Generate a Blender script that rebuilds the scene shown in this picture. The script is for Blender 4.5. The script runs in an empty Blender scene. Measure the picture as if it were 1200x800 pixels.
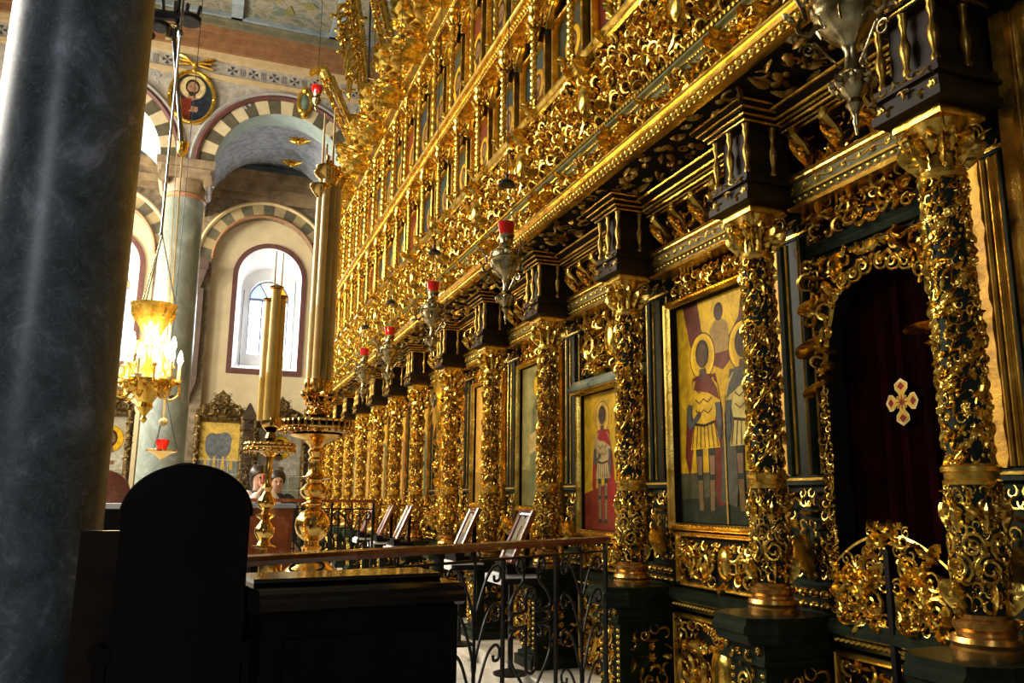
import bpy, math, random
import numpy as np
from mathutils import Matrix, Vector
PI = math.pi
S = bpy.context.scene
COL = S.collection
# ------------------------------------------------------------------ mesh builder
class MB:
    def __init__(self):
        self.v, self.f, self.m, self.n = [], [], [], 0
    def add(self, V, F, m=0):
        V = np.asarray(V, float).reshape(-1, 3)
        self.v.append(V)
        n = self.n
        for f in F:
            self.f.append(tuple(int(i) + n for i in f))
            self.m.append(m)
        self.n += len(V)
        return self
    def box(self, x0, x1, y0, y1, z0, z1, m=0):
        V = [(x, y, z) for z in (z0, z1) for y in (y0, y1) for x in (x0, x1)]
        return self.add(V, [(0, 2, 3, 1), (4, 5, 7, 6), (0, 1, 5, 4), (2, 6, 7, 3), (0, 4, 6, 2), (1, 3, 7, 5)], m)
    def taper(self, cx, cy, z0, z1, w0, d0, w1, d1, m=0):
        V = []
        for z, w, d in ((z0, w0, d0), (z1, w1, d1)):
            V += [(cx - w / 2, cy - d / 2, z), (cx + w / 2, cy - d / 2, z), (cx - w / 2, cy + d / 2, z), (cx + w / 2, cy + d / 2, z)]
        return self.add(V, [(0, 2, 3, 1), (4, 5, 7, 6), (0, 1, 5, 4), (2, 6, 7, 3), (0, 4, 6, 2), (1, 3, 7, 5)], m)
    def lathe(self, prof, seg=20, cx=0, cy=0, m=0, squash=1.0, flute=0, fd=0.0, a0=0):
        V, F = [], []
        k = len(prof)
        for r, z in prof:
            for i in range(seg):
                a = 2 * PI * i / seg + a0
                rr = r * (1 + fd * math.cos(flute * a)) if flute else r
                V.append((cx + rr * math.cos(a), cy + rr * math.sin(a) * squash, z))
        for j in range(k - 1):
            for i in range(seg):
                a, b = j * seg + i, j * seg + (i + 1) % seg
                F.append((a, b, b + seg, a + seg))
        F.append(tuple(range(seg))[::-1]); F.append(tuple((k - 1) * seg + i for i in range(seg)))
        return self.add(V, F, m)
    def tube(self, pts, r, sides=6, closed=False, m=0, flat=1.0):
        P = np.asarray(pts, float); n = len(P)
        R = np.full(n, float(r)) if np.isscalar(r) else np.asarray(r, float)
        if closed:
            T = np.roll(P, -1, 0) - np.roll(P, 1, 0)
        else:
            T = np.gradient(P, axis=0)
        T /= np.linalg.norm(T, axis=1)[:, None] + 1e-12
        ref = np.array([0, 0, 1.0]) if abs(T[0, 2]) < .9 else np.array([1.0, 0, 0])
        V, F = [], []
        N = np.cross(T[0], ref); N /= np.linalg.norm(N)
        for i in range(n):
            N = N - T[i] * N.dot(T[i]); N /= np.linalg.norm(N) + 1e-12
            Bn = np.cross(T[i], N)
            for s in range(sides):
                a = 2 * PI * s / sides
                V.append(P[i] + R[i] * (math.cos(a) * N + flat * math.sin(a) * Bn))
        for i in range(n if closed else n - 1):
            for s in range(sides):
                a, b = i * sides + s, i * sides + (s + 1) % sides
                c, d = ((i + 1) % n) * sides + (s + 1) % sides, ((i + 1) % n) * sides + s
                F.append((a, b, c, d))
        if not closed:
            F.append(tuple(range(sides))[::-1]); F.append(tuple((n - 1) * sides + s for s in range(sides)))
        return self.add(V, F, m)
    def ball(self, c, r, nx=10, nz=6, sz=1.0, m=0):
        prof = [(r * math.sin(PI * j / nz) + 1e-4, -r * sz * math.cos(PI * j / nz)) for j in range(nz + 1)]
        b = MB(); b.lathe(prof, nx); V = b.v[0] + np.array(c)
        return self.add(V, b.f, m)
    def extrude(self, prof, x0, x1, m=0, closed=True):
        """profile [(y,z)] swept along x"""
        k = len(prof)
        V = [(x0, y, z) for y, z in prof] + [(x1, y, z) for y, z in prof]
        F = [(i, (i + 1) % k, (i + 1) % k + k, i + k) for i in range(k if closed else k - 1)]
        if closed:
            F += [tuple(range(k))[::-1], tuple(range(k, 2 * k))]
        return self.add(V, F, m)
    def prism(self, poly, y0, y1, m=0):
        """polygon in xz extruded over y"""
        k = len(poly)
        V = [(x, y0, z) for x, z in poly] + [(x, y1, z) for x, z in poly]
        F = [(i, (i + 1) % k, (i + 1) % k + k, i + k) for i in range(k)] + [tuple(range(k))[::-1], tuple(range(k, 2 * k))]
        return self.add(V, F, m)
    def strip(self, A, B, m=0, closed=False):
        """surface between two equal polylines"""
        n = len(A); V = list(A) + list(B)
        F = [(i, (i + 1) % n, (i + 1) % n + n, i + n) for i in range(n if closed else n - 1)]
        return self.add(V, F, m)
    def shift(self, M):
        M = np.array(M)
        self.v = [v @ M[:3, :3].T + M[:3, 3] for v in self.v]
        return self
    def build(self, name, mat, parent=None, smooth=True, angle=0.7):
        me = bpy.data.meshes.new(name)
        V = np.concatenate(self.v)
        me.from_pydata(V.tolist(), [], self.f)
        for mm in (mat if isinstance(mat, (list, tuple)) else [mat]):
            me.materials.append(mm)
        if isinstance(mat, (list, tuple)):
            me.polygons.foreach_set('material_index', self.m)
        if smooth:
            me.polygons.foreach_set('use_smooth', [True] * len(me.polygons))
            try: me.set_sharp_from_angle(angle=angle)
            except Exception: pass
        me.update()
        o = bpy.data.objects.new(name, me); COL.objects.link(o)
        if parent is not None: o.parent = parent
        return o

def empty(name, loc=(0, 0, 0), rz=0.0):
    o = bpy.data.objects.new(name, None); COL.objects.link(o)
    o.location = loc; o.rotation_euler = (0, 0, rz); o.empty_display_size = .1
    return o
def tag(o, label, cat, group=None, kind=None):
    o['label'] = label; o['category'] = cat
    if group: o['group'] = group
    o['kind'] = kind or 'thing'
    return o
def struct(o):
    o['kind'] = 'structure'; return o
def copy_tree(o, parent=None):
    c = o.copy(); COL.objects.link(c)
    if parent is not None: c.parent = parent
    for ch in [x for x in KIDS.get(o.name, [])]: copy_tree_child(ch, c)
    return c
def copy_tree_child(o, parent):
    c = o.copy(); COL.objects.link(c); c.parent = parent
    for ch in KIDS.get(o.name, []): copy_tree_child(ch, c)
KIDS = {}
def index_kids(root):
    def rec(o):
        KIDS[o.name] = [c for c in ALLK.get(o.name, [])]
        for c in KIDS[o.name]: rec(c)
    ALLK = {}
    for o in COL.objects:
        if o.parent is not None: ALLK.setdefault(o.parent.name, []).append(o)
    rec(root)
ORD = 'first second third fourth fifth sixth seventh eighth ninth tenth eleventh twelfth thirteenth fourteenth fifteenth sixteenth seventeenth eighteenth nineteenth twentieth twenty-first twenty-second twenty-third'.split()

# ------------------------------------------------------------------ materials
MATS = {}
def principled(name):
    m = bpy.data.materials.new(name); m.use_nodes = True
    nt = m.node_tree
    return m, nt, nt.nodes['Principled BSDF']
def noise(nt, scale, detail=4, rough=.6, dist=0.0, coords='Object'):
    tc = nt.nodes.new('ShaderNodeTexCoord'); n = nt.nodes.new('ShaderNodeTexNoise')
    n.inputs['Scale'].default_value = scale; n.inputs['Detail'].default_value = detail
    n.inputs['Roughness'].default_value = rough; n.inputs['Distortion'].default_value = dist
    nt.links.new(tc.outputs[coords], n.inputs['Vector'])
    return n
def ramp(nt, src, stops):
    r = nt.nodes.new('ShaderNodeValToRGB')
    e = r.color_ramp.elements
    while len(e) < len(stops): e.new(.5)
    for el, (p, c) in zip(e, stops):
        el.position = p; el.color = (*c, 1) if len(c) == 3 else c
    nt.links.new(src, r.inputs['Fac'])
    return r
def mat(name, c0, c1, scale=8, rough=.4, metal=0.0, bump=0.0, bscale=None, detail=4, stops=(.35, .68), coat=0.0, rvar=.1, dist=0.0, spec=.5):
    if name in MATS: return MATS[name]
    m, nt, b = principled(name)
    n = noise(nt, scale, detail, .6, dist)
    r = ramp(nt, n.outputs['Fac'], [(stops[0], c0), (stops[1], c1)])
    nt.links.new(r.outputs['Color'], b.inputs['Base Color'])
    b.inputs['Metallic'].default_value = metal; b.inputs['Specular IOR Level'].default_value = spec
    mr = nt.nodes.new('ShaderNodeMapRange')
    mr.inputs['To Min'].default_value = max(.03, rough - rvar); mr.inputs['To Max'].default_value = rough + rvar
    nt.links.new(n.outputs['Fac'], mr.inputs['Value']); nt.links.new(mr.outputs['Result'], b.inputs['Roughness'])
    if coat: b.inputs['Coat Weight'].default_value = coat; b.inputs['Coat Roughness'].default_value = .08
    if bump:
        n2 = noise(nt, bscale or scale * 4, 3)
        bp = nt.nodes.new('ShaderNodeBump'); bp.inputs['Strength'].default_value = bump; bp.inputs['Distance'].default_value = .01
        nt.links.new(n2.outputs['Fac'], bp.inputs['Height']); nt.links.new(bp.outputs['Normal'], b.inputs['Normal'])
    MATS[name] = m
    return m
def emit(name, c, s):
    m, nt, b = principled(name)
    b.inputs['Base Color'].default_value = (*c, 1); b.inputs['Roughness'].default_value = .3
    b.inputs['Emission Color'].default_value = (*c, 1); b.inputs['Emission Strength'].default_value = s
    return m
GOLD = mat('gilding', (.58, .32, .035), (.96, .66, .13), 9, .24, .92, .12, 70)
GOLDR = mat('carved gilding', (.42, .22, .02), (.97, .68, .14), 16, .21, .95, .16, 70)
BRASS = mat('polished brass', (.80, .46, .10), (.92, .62, .18), 5, .16, 1.0, .03, 20)
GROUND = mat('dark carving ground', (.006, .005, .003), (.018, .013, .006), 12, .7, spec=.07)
GREEN = mat('dark green lacquer', (.004, .008, .004), (.015, .023, .010), 10, .42, 0, .1, 30, spec=.10)
SHAFTG = mat('green column ground', (.006, .012, .009), (.022, .034, .024), 10, .6, spec=.10)
OLIVE = mat('olive green paint', (.06, .062, .018), (.14, .125, .03), 10, .5, 0, .1, 40, spec=.15)
SILVER = mat('tarnished silver', (.22, .17, .07), (.58, .48, .26), 12, .24, 1.0, .12, 60)
DARKWOOD = mat('near black wood', (.002, .0015, .001), (.006, .004, .0025), 5, .5, 0, .05, 40, spec=.12)  # brown-black wood taken near black so unlit furniture reads as silhouette
REDWOOD = mat('red brown varnished wood', (.12, .030, .010), (.26, .075, .025), 6, .25, 0, .05, 40, coat=.5)
IRON = mat('wrought iron', (.006, .006, .007), (.02, .02, .02), 20, .4, .5, .1, 80)
CREAM = mat('cream plaster', (.62, .50, .30), (.72, .60, .38), 2.5, .85, 0, .05, 40)
WHITE = mat('white plaster', (.80, .80, .80), (.88, .87, .86), 3, .8)
MAROON = mat('maroon window trim', (.10, .035, .03), (.16, .06, .05), 6, .6)
BROWNST = mat('brown cornice paint', (.20, .09, .035), (.30, .15, .06), 5, .6)
TANST = mat('tan moulding paint', (.50, .36, .18), (.62, .46, .25), 6, .6)
MARBLE_STEP = mat('pale step marble', (.55, .50, .40), (.75, .72, .65), 4, .3, 0, .02)
BLACK = mat('black opening shade', (.002, .001, .001), (.006, .0015, .0015), 4, .8, spec=.05)
WAX = mat('cream candle wax', (.62, .42, .13), (.80, .60, .26), 5, .35, 0, .03, 30, coat=.2)
WAXG = mat('grey aged candle', (.17, .15, .09), (.30, .27, .17), 5, .35, .2, .05, 30)
REDGLASS = mat('red glass cup', (.45, .01, .008), (.65, .02, .012), 6, .08, 0, coat=.8)

def marble(name, base, mid, vein, scale=3.0, rough=.22):
    m, nt, b = principled(name)
    tc = nt.nodes.new('ShaderNodeTexCoord')
    n = nt.nodes.new('ShaderNodeTexNoise'); n.inputs['Scale'].default_value = scale; n.inputs['Detail'].default_value = 9; n.inputs['Roughness'].default_value = .68; n.inputs['Distortion'].default_value = 1.2
    nt.links.new(tc.outputs['Object'], n.inputs['Vector'])
    r = ramp(nt, n.outputs['Fac'], [(.33, base), (.55, mid), (.70, vein)])
    n2 = nt.nodes.new('ShaderNodeTexNoise'); n2.inputs['Scale'].default_value = scale * 2.2; n2.inputs['Detail'].default_value = 6; n2.inputs['Distortion'].default_value = 3.5
    nt.links.new(tc.outputs['Object'], n2.inputs['Vector'])
    r2 = ramp(nt, n2.outputs['Fac'], [(.485, (0, 0, 0)), (.50, (1, 1, 1)), (.515, (0, 0, 0))])
    mx = nt.nodes.new('ShaderNodeMix'); mx.data_type = 'RGBA'
    nt.links.new(r.outputs['Color'], mx.inputs['A']); mx.inputs['B'].default_value = (*vein, 1)
    ml = nt.nodes.new('ShaderNodeMath'); ml.operation = 'MULTIPLY'; ml.inputs[1].default_value = .45
    nt.links.new(r2.outputs['Color'], ml.inputs[0]); nt.links.new(ml.outputs[0], mx.inputs['Factor'])
    nt.links.new(mx.outputs['Result'], b.inputs['Base Color'])
    b.inputs['Roughness'].default_value = rough
    return m
GREENMARBLE = marble('grey green marble', (.035, .05, .055), (.095, .125, .145), (.32, .36, .44), 4.5, .34)
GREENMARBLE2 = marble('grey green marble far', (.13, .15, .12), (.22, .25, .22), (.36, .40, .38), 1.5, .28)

# ------------------------------------------------------------------ carved ornament
rnd = random.Random(7)
def planar(y0=0.0):
    return lambda V: np.stack([V[:, 0], y0 - V[:, 2], V[:, 1]], 1)
def cyl(r, cx=0, cy=0):
    return lambda V: np.stack([cx + (r + V[:, 2]) * np.sin(V[:, 0] / r), cy - (r + V[:, 2]) * np.cos(V[:, 0] / r), V[:, 1]], 1)
def tube_vf(P, R, sides=5, flat=1.0):
    b = MB(); b.tube(P, R, sides, flat=flat)
    return b.v[0], b.f
def scroll_vf(size, hand, turns=1.35, rad=.16, n=15):
    t = np.linspace(0, 1, n)
    th = hand * turns * 2 * PI * t
    R = size * (1 - t) ** .75 * .9 + size * .08
    P = np.stack([R * np.cos(th), R * np.sin(th), size * (.16 + .22 * t)], 1)
    return tube_vf(P, size * rad * (1.15 - .45 * t), 5)
def leaf_vf(L, W, lift=.35, lobes=3, ns=7):
    s = np.linspace(0, 1, ns); V = []
    for i, a in enumerate(s):
        w = W * (math.sin(PI * min(1, a * .86 + .10)) ** .8) * (1 + .30 * math.cos(2 * PI * lobes * a))
        if i == ns - 1: w *= .25
        zc = lift * L * (.25 + .9 * math.sin(PI * a * .75))
        for j, tt in enumerate((-1, -.5, 0, .5, 1)):
            V.append((a * L, tt * w * .5, zc * (1 - .85 * abs(tt) ** 1.5) + (.10 * W if abs(tt) == .5 else 0)))
    F = [(i * 5 + j, i * 5 + j + 1, (i + 1) * 5 + j + 1, (i + 1) * 5 + j) for i in range(ns - 1) for j in range(4)]
    return np.array(V), F
def rosette_vf(R, petals=6, h=.5):
    V, F = [(0, 0, R * h * 1.1)], []
    seg = petals * 2
    for k, (rr, zz) in enumerate(((.25, 1.05), (.42, .55), (.75, .8), (1.0, .15))):
        for i in range(seg):
            a = 2 * PI * i / seg
            q = rr * (1 if k < 2 else (.82 + .18 * math.cos(petals * a)))
            V.append((R * q * math.cos(a), R * q * math.sin(a), R * h * zz * (1 if k < 2 else (.8 + .2 * math.cos(petals * a)))))
    F += [(0, 1 + i, 1 + (i + 1) % seg) for i in range(seg)]
    for k in range(3):
        for i in range(seg):
            a, b = 1 + k * seg + i, 1 + k * seg + (i + 1) % seg
            F.append((a, a + seg, b + seg, b))
    return np.array(V), F
def dome_vf(rx, rz, h, seg=10, rim=False):
    V, F = [(0, 0, h)], []
    rings = ((.45, .9), (.8, .55), (1.0, 0)) if not rim else ((.45, .95), (.72, .6), (.80, .35), (.88, .75), (1.0, 0))
    for rr, zz in rings:
        for i in range(seg):
            a = 2 * PI * i / seg
            V.append((rx * rr * math.cos(a), rz * rr * math.sin(a), h * zz))
    F += [(0, 1 + i, 1 + (i + 1) % seg) for i in range(seg)]
    for k in range(len(rings) - 1):
        for i in range(seg):
            a, b = 1 + k * seg + i, 1 + k * seg + (i + 1) % seg
            F.append((a, a + seg, b + seg, b))
    return np.array(V), F
def comma_vf(hand, sweep=3.6, n=9, thick=.26):
    t = np.linspace(0, 1, n); th = hand * (t - .5) * sweep; R = 1 - .35 * t
    P = np.stack([R * np.cos(th), R * np.sin(th), .42 + .25 * np.sin(PI * t)], 1)
    return tube_vf(P, thick * (.35 + .9 * np.sin(PI * (.15 + .75 * t)) ** 1.2) * (1 - .25 * t), 6)
LIB = {'comma+': comma_vf(1), 'comma-': comma_vf(-1), 'hook+': comma_vf(1, 5.0, 11, .22), 'hook-': comma_vf(-1, 5.0, 11, .22),
    'scroll+': scroll_vf(1, 1), 'scroll-': scroll_vf(1, -1), 'tight+': scroll_vf(1, 1, 1.8, .14, 20), 'tight-': scroll_vf(1, -1, 1.8, .14, 20),
    'leaf': leaf_vf(2.0, .95, .42), 'leafn': leaf_vf(2.3, .55, .5, 4, 9), 'rosette': rosette_vf(1), 'rosette5': rosette_vf(1, 5, .6), 'bead': dome_vf(1, 1, .9, 7),
    'oval': dome_vf(.7, 1.15, .45, 14, True),
}
def put(mb, kind, u, v, s, ang, mapf, mir=False, hs=1.0, w0=0.0):
    V, F = LIB[kind]
    V = V * s
    c, sn = math.cos(ang), math.sin(ang)
    U = np.stack([u + V[:, 0] * c - V[:, 1] * sn, v + V[:, 0] * sn + V[:, 1] * c, V[:, 2] * hs + w0], 1)
    mb.add(mapf(U), F)
    if mir:
        U2 = U.copy(); U2[:, 0] = -U2[:, 0]
        mb.add(mapf(U2), F)
def stem(mb, pts, r, mapf, mir=False, sides=5, w=.5):
    P = np.array([(a, b, r * w) for a, b in pts])
    V, F = tube_vf(P, r * (np.linspace(1.0, .7, len(P))), sides)
    mb.add(mapf(V), F)
    if mir:
        V = V.copy(); V[:, 0] = -V[:, 0]; mb.add(mapf(V), F)
def fill(mb, mapf, u0, u1, v0, v1, cell, seed, mirror=True, hs=1.0, inside=None, mix=('scroll', 'comma', 'leafn', 'comma', 'leaf', 'rosette', 'comma'), dens=1.0, align=None):
    R = random.Random(seed)
    if mirror: u0 = 0.0
    nu = max(1, round((u1 - u0) / cell)); nv = max(1, round((v1 - v0) / cell))
    du, dv = (u1 - u0) / nu, (v1 - v0) / nv
    for i in range(nu):
        for j in range(nv):
            if R.random() > dens: continue
            u = u0 + (i + .5 + R.uniform(-.28, .28)) * du
            v = v0 + (j + .5 + R.uniform(-.28, .28)) * dv
            if inside and not inside(u, v): continue
            k = R.choice(mix); s = cell * R.uniform(.44, .60)
            if k == 'scroll': k = R.choice(('scroll+', 'scroll-', 'hook+', 'hook-'))
            if k == 'comma': k = R.choice(('comma+', 'comma-', 'hook+', 'comma-'))
            if k == 'bead': s *= .6
            if k.startswith('leaf'): s *= 1.05
            put(mb, k, u, v, s, R.uniform(0, 2 * PI) if align is None else align + R.uniform(-.7, .7) + PI * R.randrange(2), mapf, mirror, hs * R.uniform(.8, 1.35))
def rinceau(mb, mapf, u0, u1, vc, amp, waves, r, seed, mirror=False):
    R = random.Random(seed)
    n = waves * 10
    pts = [(u0 + (u1 - u0) * i / n, vc + amp * .45 * math.sin(PI * waves * i / n)) for i in range(n + 1)]
    stem(mb, pts, r, mapf, mirror)
    for k in range(waves):
        u = u0 + (u1 - u0) * (k + .5) / waves
        sg = 1 if k % 2 == 0 else -1
        put(mb, 'tight+' if sg > 0 else 'tight-', u, vc - sg * amp * .12, amp * .72, PI / 2 * sg, mapf, mirror)
        put(mb, 'rosette', u, vc - sg * amp * .12, amp * .26, R.uniform(0, 6), mapf, mirror, 1.3)
        for q in range(6):
            put(mb, R.choice(('comma+', 'comma-', 'leafn')), u + R.uniform(-.5, .5) * (u1 - u0) / waves, vc + R.choice((-1, 1)) * amp * R.uniform(.5, .8), amp * .2, R.uniform(0, 2 * PI), mapf, mirror)
def rope(mb, x0, x1, y, z, r, pitch):
    """twisted rope bead along x"""
    n = max(2, int((x1 - x0) / pitch))
    for i in range(n):
        x = x0 + (i + .5) * (x1 - x0) / n; d = pitch * .55
        mb.tube([(x - d, y, z - r * .6), (x, y - r * .5, z), (x + d, y, z + r * .6)], [r * .6, r, r * .6], 5)
def eggs(mb, x0, x1, y, z, r, pitch):
    n = max(2, int((x1 - x0) / pitch))
    V, F = dome_vf(pitch * .40, r, r * .9, 7)
    for i in range(n):
        x = x0 + (i + .5) * (x1 - x0) / n
        mb.add(np.stack([V[:, 0] + x, y - V[:, 2], V[:, 1] + z], 1), F)
def frame_mb(mb, w, h, prof, z0=0.0):
    """mitred frame: outer size w x h (bottom z0); prof [(inset, y)]"""
    rings = []
    for ins, y in prof:
        rings.append([(-w / 2 + ins, y, z0 + ins), (w / 2 - ins, y, z0 + ins), (w / 2 - ins, y, z0 + h - ins), (-w / 2 + ins, y, z0 + h - ins)])
    V = [p for r in rings for p in r]; k = len(prof)
    F = [(i * 4 + j, i * 4 + (j + 1) % 4, (i + 1) * 4 + (j + 1) % 4, (i + 1) * 4 + j) for i in range(k - 1) for j in range(4)]
    return mb.add(V, F)

# ------------------------------------------------------------------ painting on panels
PAINT = {}
def paint(c, rough=.42):
    key = (*[round(x, 3) for x in c], rough)
    if key not in PAINT:
        a = tuple(x * .38 for x in c); b = tuple(min(1, x * 1.12) for x in c)
        nm = 'paint %02x%02x%02x' % tuple(int(min(1, x) ** .45 * 255) for x in c)
        m, nt, bs = principled(nm)
        n = noise(nt, 9, 9, .75, .6)
        r = ramp(nt, n.outputs['Fac'], [(.3, a), (.7, b)])
        nt.links.new(r.outputs['Color'], bs.inputs['Base Color'])
        bs.inputs['Roughness'].default_value = rough
        bs.inputs['Specular IOR Level'].default_value = .06
        PAINT[key] = m
    return PAINT[key]
class Painter:
    def __init__(self, y=0.0):
        self.mb = MB(); self.mats = []; self.y = y; self.k = 0
    def _m(self, c):
        m = paint(c)
        if m not in self.mats: self.mats.append(m)
        return self.mats.index(m)
    def poly(self, pts, c):
        self.k += 1
        y = self.y - .00012 * self.k
        self.mb.add([(x, y, z) for x, z in pts], [tuple(range(len(pts)))], self._m(c)); return self
    def rect(self, x0, x1, z0, z1, c): return self.poly([(x0, z0), (x1, z0), (x1, z1), (x0, z1)], c)
    def ell(self, cx, cz, rx, rz, c, n=20, a0=0, a1=2 * PI):
        return self.poly([(cx + rx * math.cos(a0 + (a1 - a0) * i / n), cz + rz * math.sin(a0 + (a1 - a0) * i / n)) for i in range(n if a1 - a0 > 6.2 else n + 1)], c)
    def band(self, pts, w, c):
        P = np.array(pts, float); T = np.gradient(P, axis=0); T /= np.linalg.norm(T, axis=1)[:, None] + 1e-9
        N = np.stack([-T[:, 1], T[:, 0]], 1) * w / 2
        L, Rr = P + N, P - N
        self.k += 1; y = self.y - .00012 * self.k; n = len(P)
        V = [(a, y, b) for a, b in L] + [(a, y, b) for a, b in Rr]
        self.mb.add(V, [(i, i + 1, i + 1 + n, i + n) for i in range(n - 1)], self._m(c)); return self
    def build(self, name, parent): return self.mb.build(name, self.mats, parent, smooth=False)
GLD = (.66, .38, .015); GLDD = (.42, .22, .015); SKIN = (.10, .055, .03); RED = (.22, .03, .018); DRED = (.13, .025, .015); STEEL = (.10, .10, .085); DKG = (.04, .045, .025); BRN = (.05, .028, .012); PALE = (.55, .45, .22)
def saint(p, cx, z0, h, cloak=RED, tunic=GLD, legs=SKIN, bg=GLD, facing=1):
    w = h * .30
    H = lambda q: z0 + q * h
    X = lambda q: cx + q * h * facing
    # cloak behind
    p.poly([(X(-.10), H(.76)), (X(.12), H(.76)), (X(.20), H(.45)), (X(.24), H(.08)), (X(.10), H(.05)), (X(.05), H(.4)), (X(-.1), H(.42)), (X(-.16), H(.2)), (X(-.20), H(.32)), (X(-.17), H(.6))], cloak)
    # halo
    p.ell(cx, H(.87), h * .125, h * .135, BRN); p.ell(cx, H(.87), h * .118, h * .128, tuple(min(1, x * 1.25) for x in bg)); p.ell(cx, H(.87), h * .095, h * .105, bg)
    # legs
    for sx in (-1, 1):
        p.poly([(X(sx * .025), H(.40)), (X(sx * .095), H(.40)), (X(sx * .085), H(.20)), (X(sx * .075), H(.02)), (X(sx * .10), H(0)), (X(sx * .02), H(0)), (X(sx * .03), H(.2))], DKG)
        p.poly([(X(sx * .035), H(.32)), (X(sx * .085), H(.32)), (X(sx * .078), H(.22)), (X(sx * .04), H(.22))], tuple(x * 2.6 for x in legs))
        p.poly([(X(sx * .035), H(.19)), (X(sx * .08), H(.19)), (X(sx * .07), H(.03)), (X(sx * .035), H(.03))], (.22, .13, .05))
    # tunic, skirt
    p.poly([(X(-.10), H(.74)), (X(.10), H(.74)), (X(.115), H(.56)), (X(.10), H(.5)), (X(.14), H(.36)), (X(-.14), H(.36)), (X(-.10), H(.5)), (X(-.115), H(.56))], tunic)
    for i in range(7):
        a = -.125 + .0415 * i
        p.band([(X(a * .8), H(.49)), (X(a), H(.365))], h * .008, BRN)
    p.band([(X(-.1), H(.5)), (X(0), H(.485)), (X(.1), H(.5))], h * .016, BRN)
    for q in (.56, .62, .68):
        p.band([(X(-.08), H(q + .015)), (X(-.04), H(q - .01)), (X(0), H(q + .012)), (X(.04), H(q - .01)), (X(.08), H(q + .015))], h * .009, (.16, .08, .02))
    # sleeves and arms
    for sx in (-1, 1):
        p.poly([(X(sx * .09), H(.74)), (X(sx * .135), H(.70)), (X(sx * .16), H(.60)), (X(sx * .10), H(.60))], tuple(x * .9 for x in tunic))
    p.poly([(X(.105), H(.60)), (X(.155), H(.60)), (X(.165), H(.48)), (X(.15), H(.40)), (X(.12), H(.42)), (X(.125), H(.5))], STEEL)
    p.band([(X(-.13), H(.61)), (X(-.145), H(.55)), (X(-.14), H(.49))], h * .045, STEEL); p.band([(X(-.15), H(.485)), (X(-.10), H(.51)), (X(-.05), H(.545))], h * .034, STEEL); p.ell(X(-.045), H(.548), h * .018, h * .02, SKIN, 8)
    # mantle over shoulders
    p.poly([(X(-.06), H(.765)), (X(.06), H(.765)), (X(.13), H(.68)), (X(.155), H(.61)), (X(.05), H(.66)), (X(-.09), H(.69))], cloak)
    # neck, face, hair
    p.poly([(X(-.028), H(.80)), (X(.028), H(.80)), (X(.035), H(.755)), (X(-.035), H(.755))], SKIN)
    p.ell(cx, H(.885), h * .062, h * .078, BRN)
    p.ell(cx, H(.872), h * .050, h * .068, SKIN)
    for sx in (-1, 1):
        p.ell(cx + sx * h * .019, H(.882), h * .010, h * .005, BRN, 8)
        p.band([(cx + sx * h * .008, H(.897)), (cx + sx * h * .03, H(.897))], h * .005, BRN)
    p.band([(cx, H(.882)), (cx + h * .004, H(.86))], h * .006, BRN)
    p.band([(cx - h * .015, H(.838)), (cx + h * .015, H(.838))], h * .007, (.16, .03, .02))
def bust(p, cx, z0, h, robe, bg, face=(.20, .11, .05), hair=BRN, halo=GLD):
    H = lambda q: z0 + q * h
    p.poly([(cx - .46 * h, H(0)), (cx + .46 * h, H(0)), (cx + .40 * h, H(.34)), (cx + .16 * h, H(.46)), (cx - .16 * h, H(.46)), (cx - .40 * h, H(.34))], robe)
    p.ell(cx, H(.68), h * .30, h * .31, tuple(x * .5 for x in halo)); p.ell(cx, H(.68), h * .28, h * .29, halo)
    p.poly([(cx - .08 * h, H(.52)), (cx + .08 * h, H(.52)), (cx + .11 * h, H(.40)), (cx, H(.34)), (cx - .11 * h, H(.40))], face)
    p.ell(cx, H(.70), h * .165, h * .20, hair); p.ell(cx, H(.67), h * .125, h * .165, face)
    p.poly([(cx - .12 * h, H(.62)), (cx - .06 * h, H(.575)), (cx + .06 * h, H(.575)), (cx + .12 * h, H(.62)), (cx + .06 * h, H(.47)), (cx - .06 * h, H(.47))], hair)
    for sx in (-1, 1):
        p.ell(cx + sx * .05 * h, H(.69), h * .022, h * .012, BRN, 8)
    p.band([(cx, H(.69)), (cx + .01 * h, H(.63))], h * .016, tuple(x * .5 for x in face))
    p.poly([(cx - .05 * h, H(.10)), (cx + .13 * h, H(.12)), (cx + .15 * h, H(.2)), (cx - .02 * h, H(.21))], face)

# ================================================================== ICONOSTASIS (runs along +Y, faces -X)
CY = [2.14, 3.25, 4.59, 5.91, 7.27, 8.65, 10.13, 11.38, 12.65, 14.0, 15.25, 16.5, 17.75, 19.0]
YEND = 19.75
def wt(name, X, Y, Z): return empty(name, (X, Y, Z), -PI / 2)

# ---- setting behind it
w = MB(); w.box(2.84, 3.0, -1.0, YEND + .1, 0, 7.95)
struct(w.build('wall_right', mat('dark painted boarding', (.02, .014, .006), (.05, .035, .012), 6, .6), smooth=False))
st = MB()
st.extrude([(2.22, 0), (2.22, .115), (2.20, .12), (2.20, .14), (2.25, .14), (2.25, .235), (2.235, .24), (2.235, .26), (2.86, .26), (2.86, 0)], 0, 1)
V = st.v[0]; st.v[0] = np.stack([V[:, 1] + .0, -1.0 + V[:, 0] * (YEND + 1.0), V[:, 2]], 1)
struct(st.build('trim_1', MARBLE_STEP, smooth=False))

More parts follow.
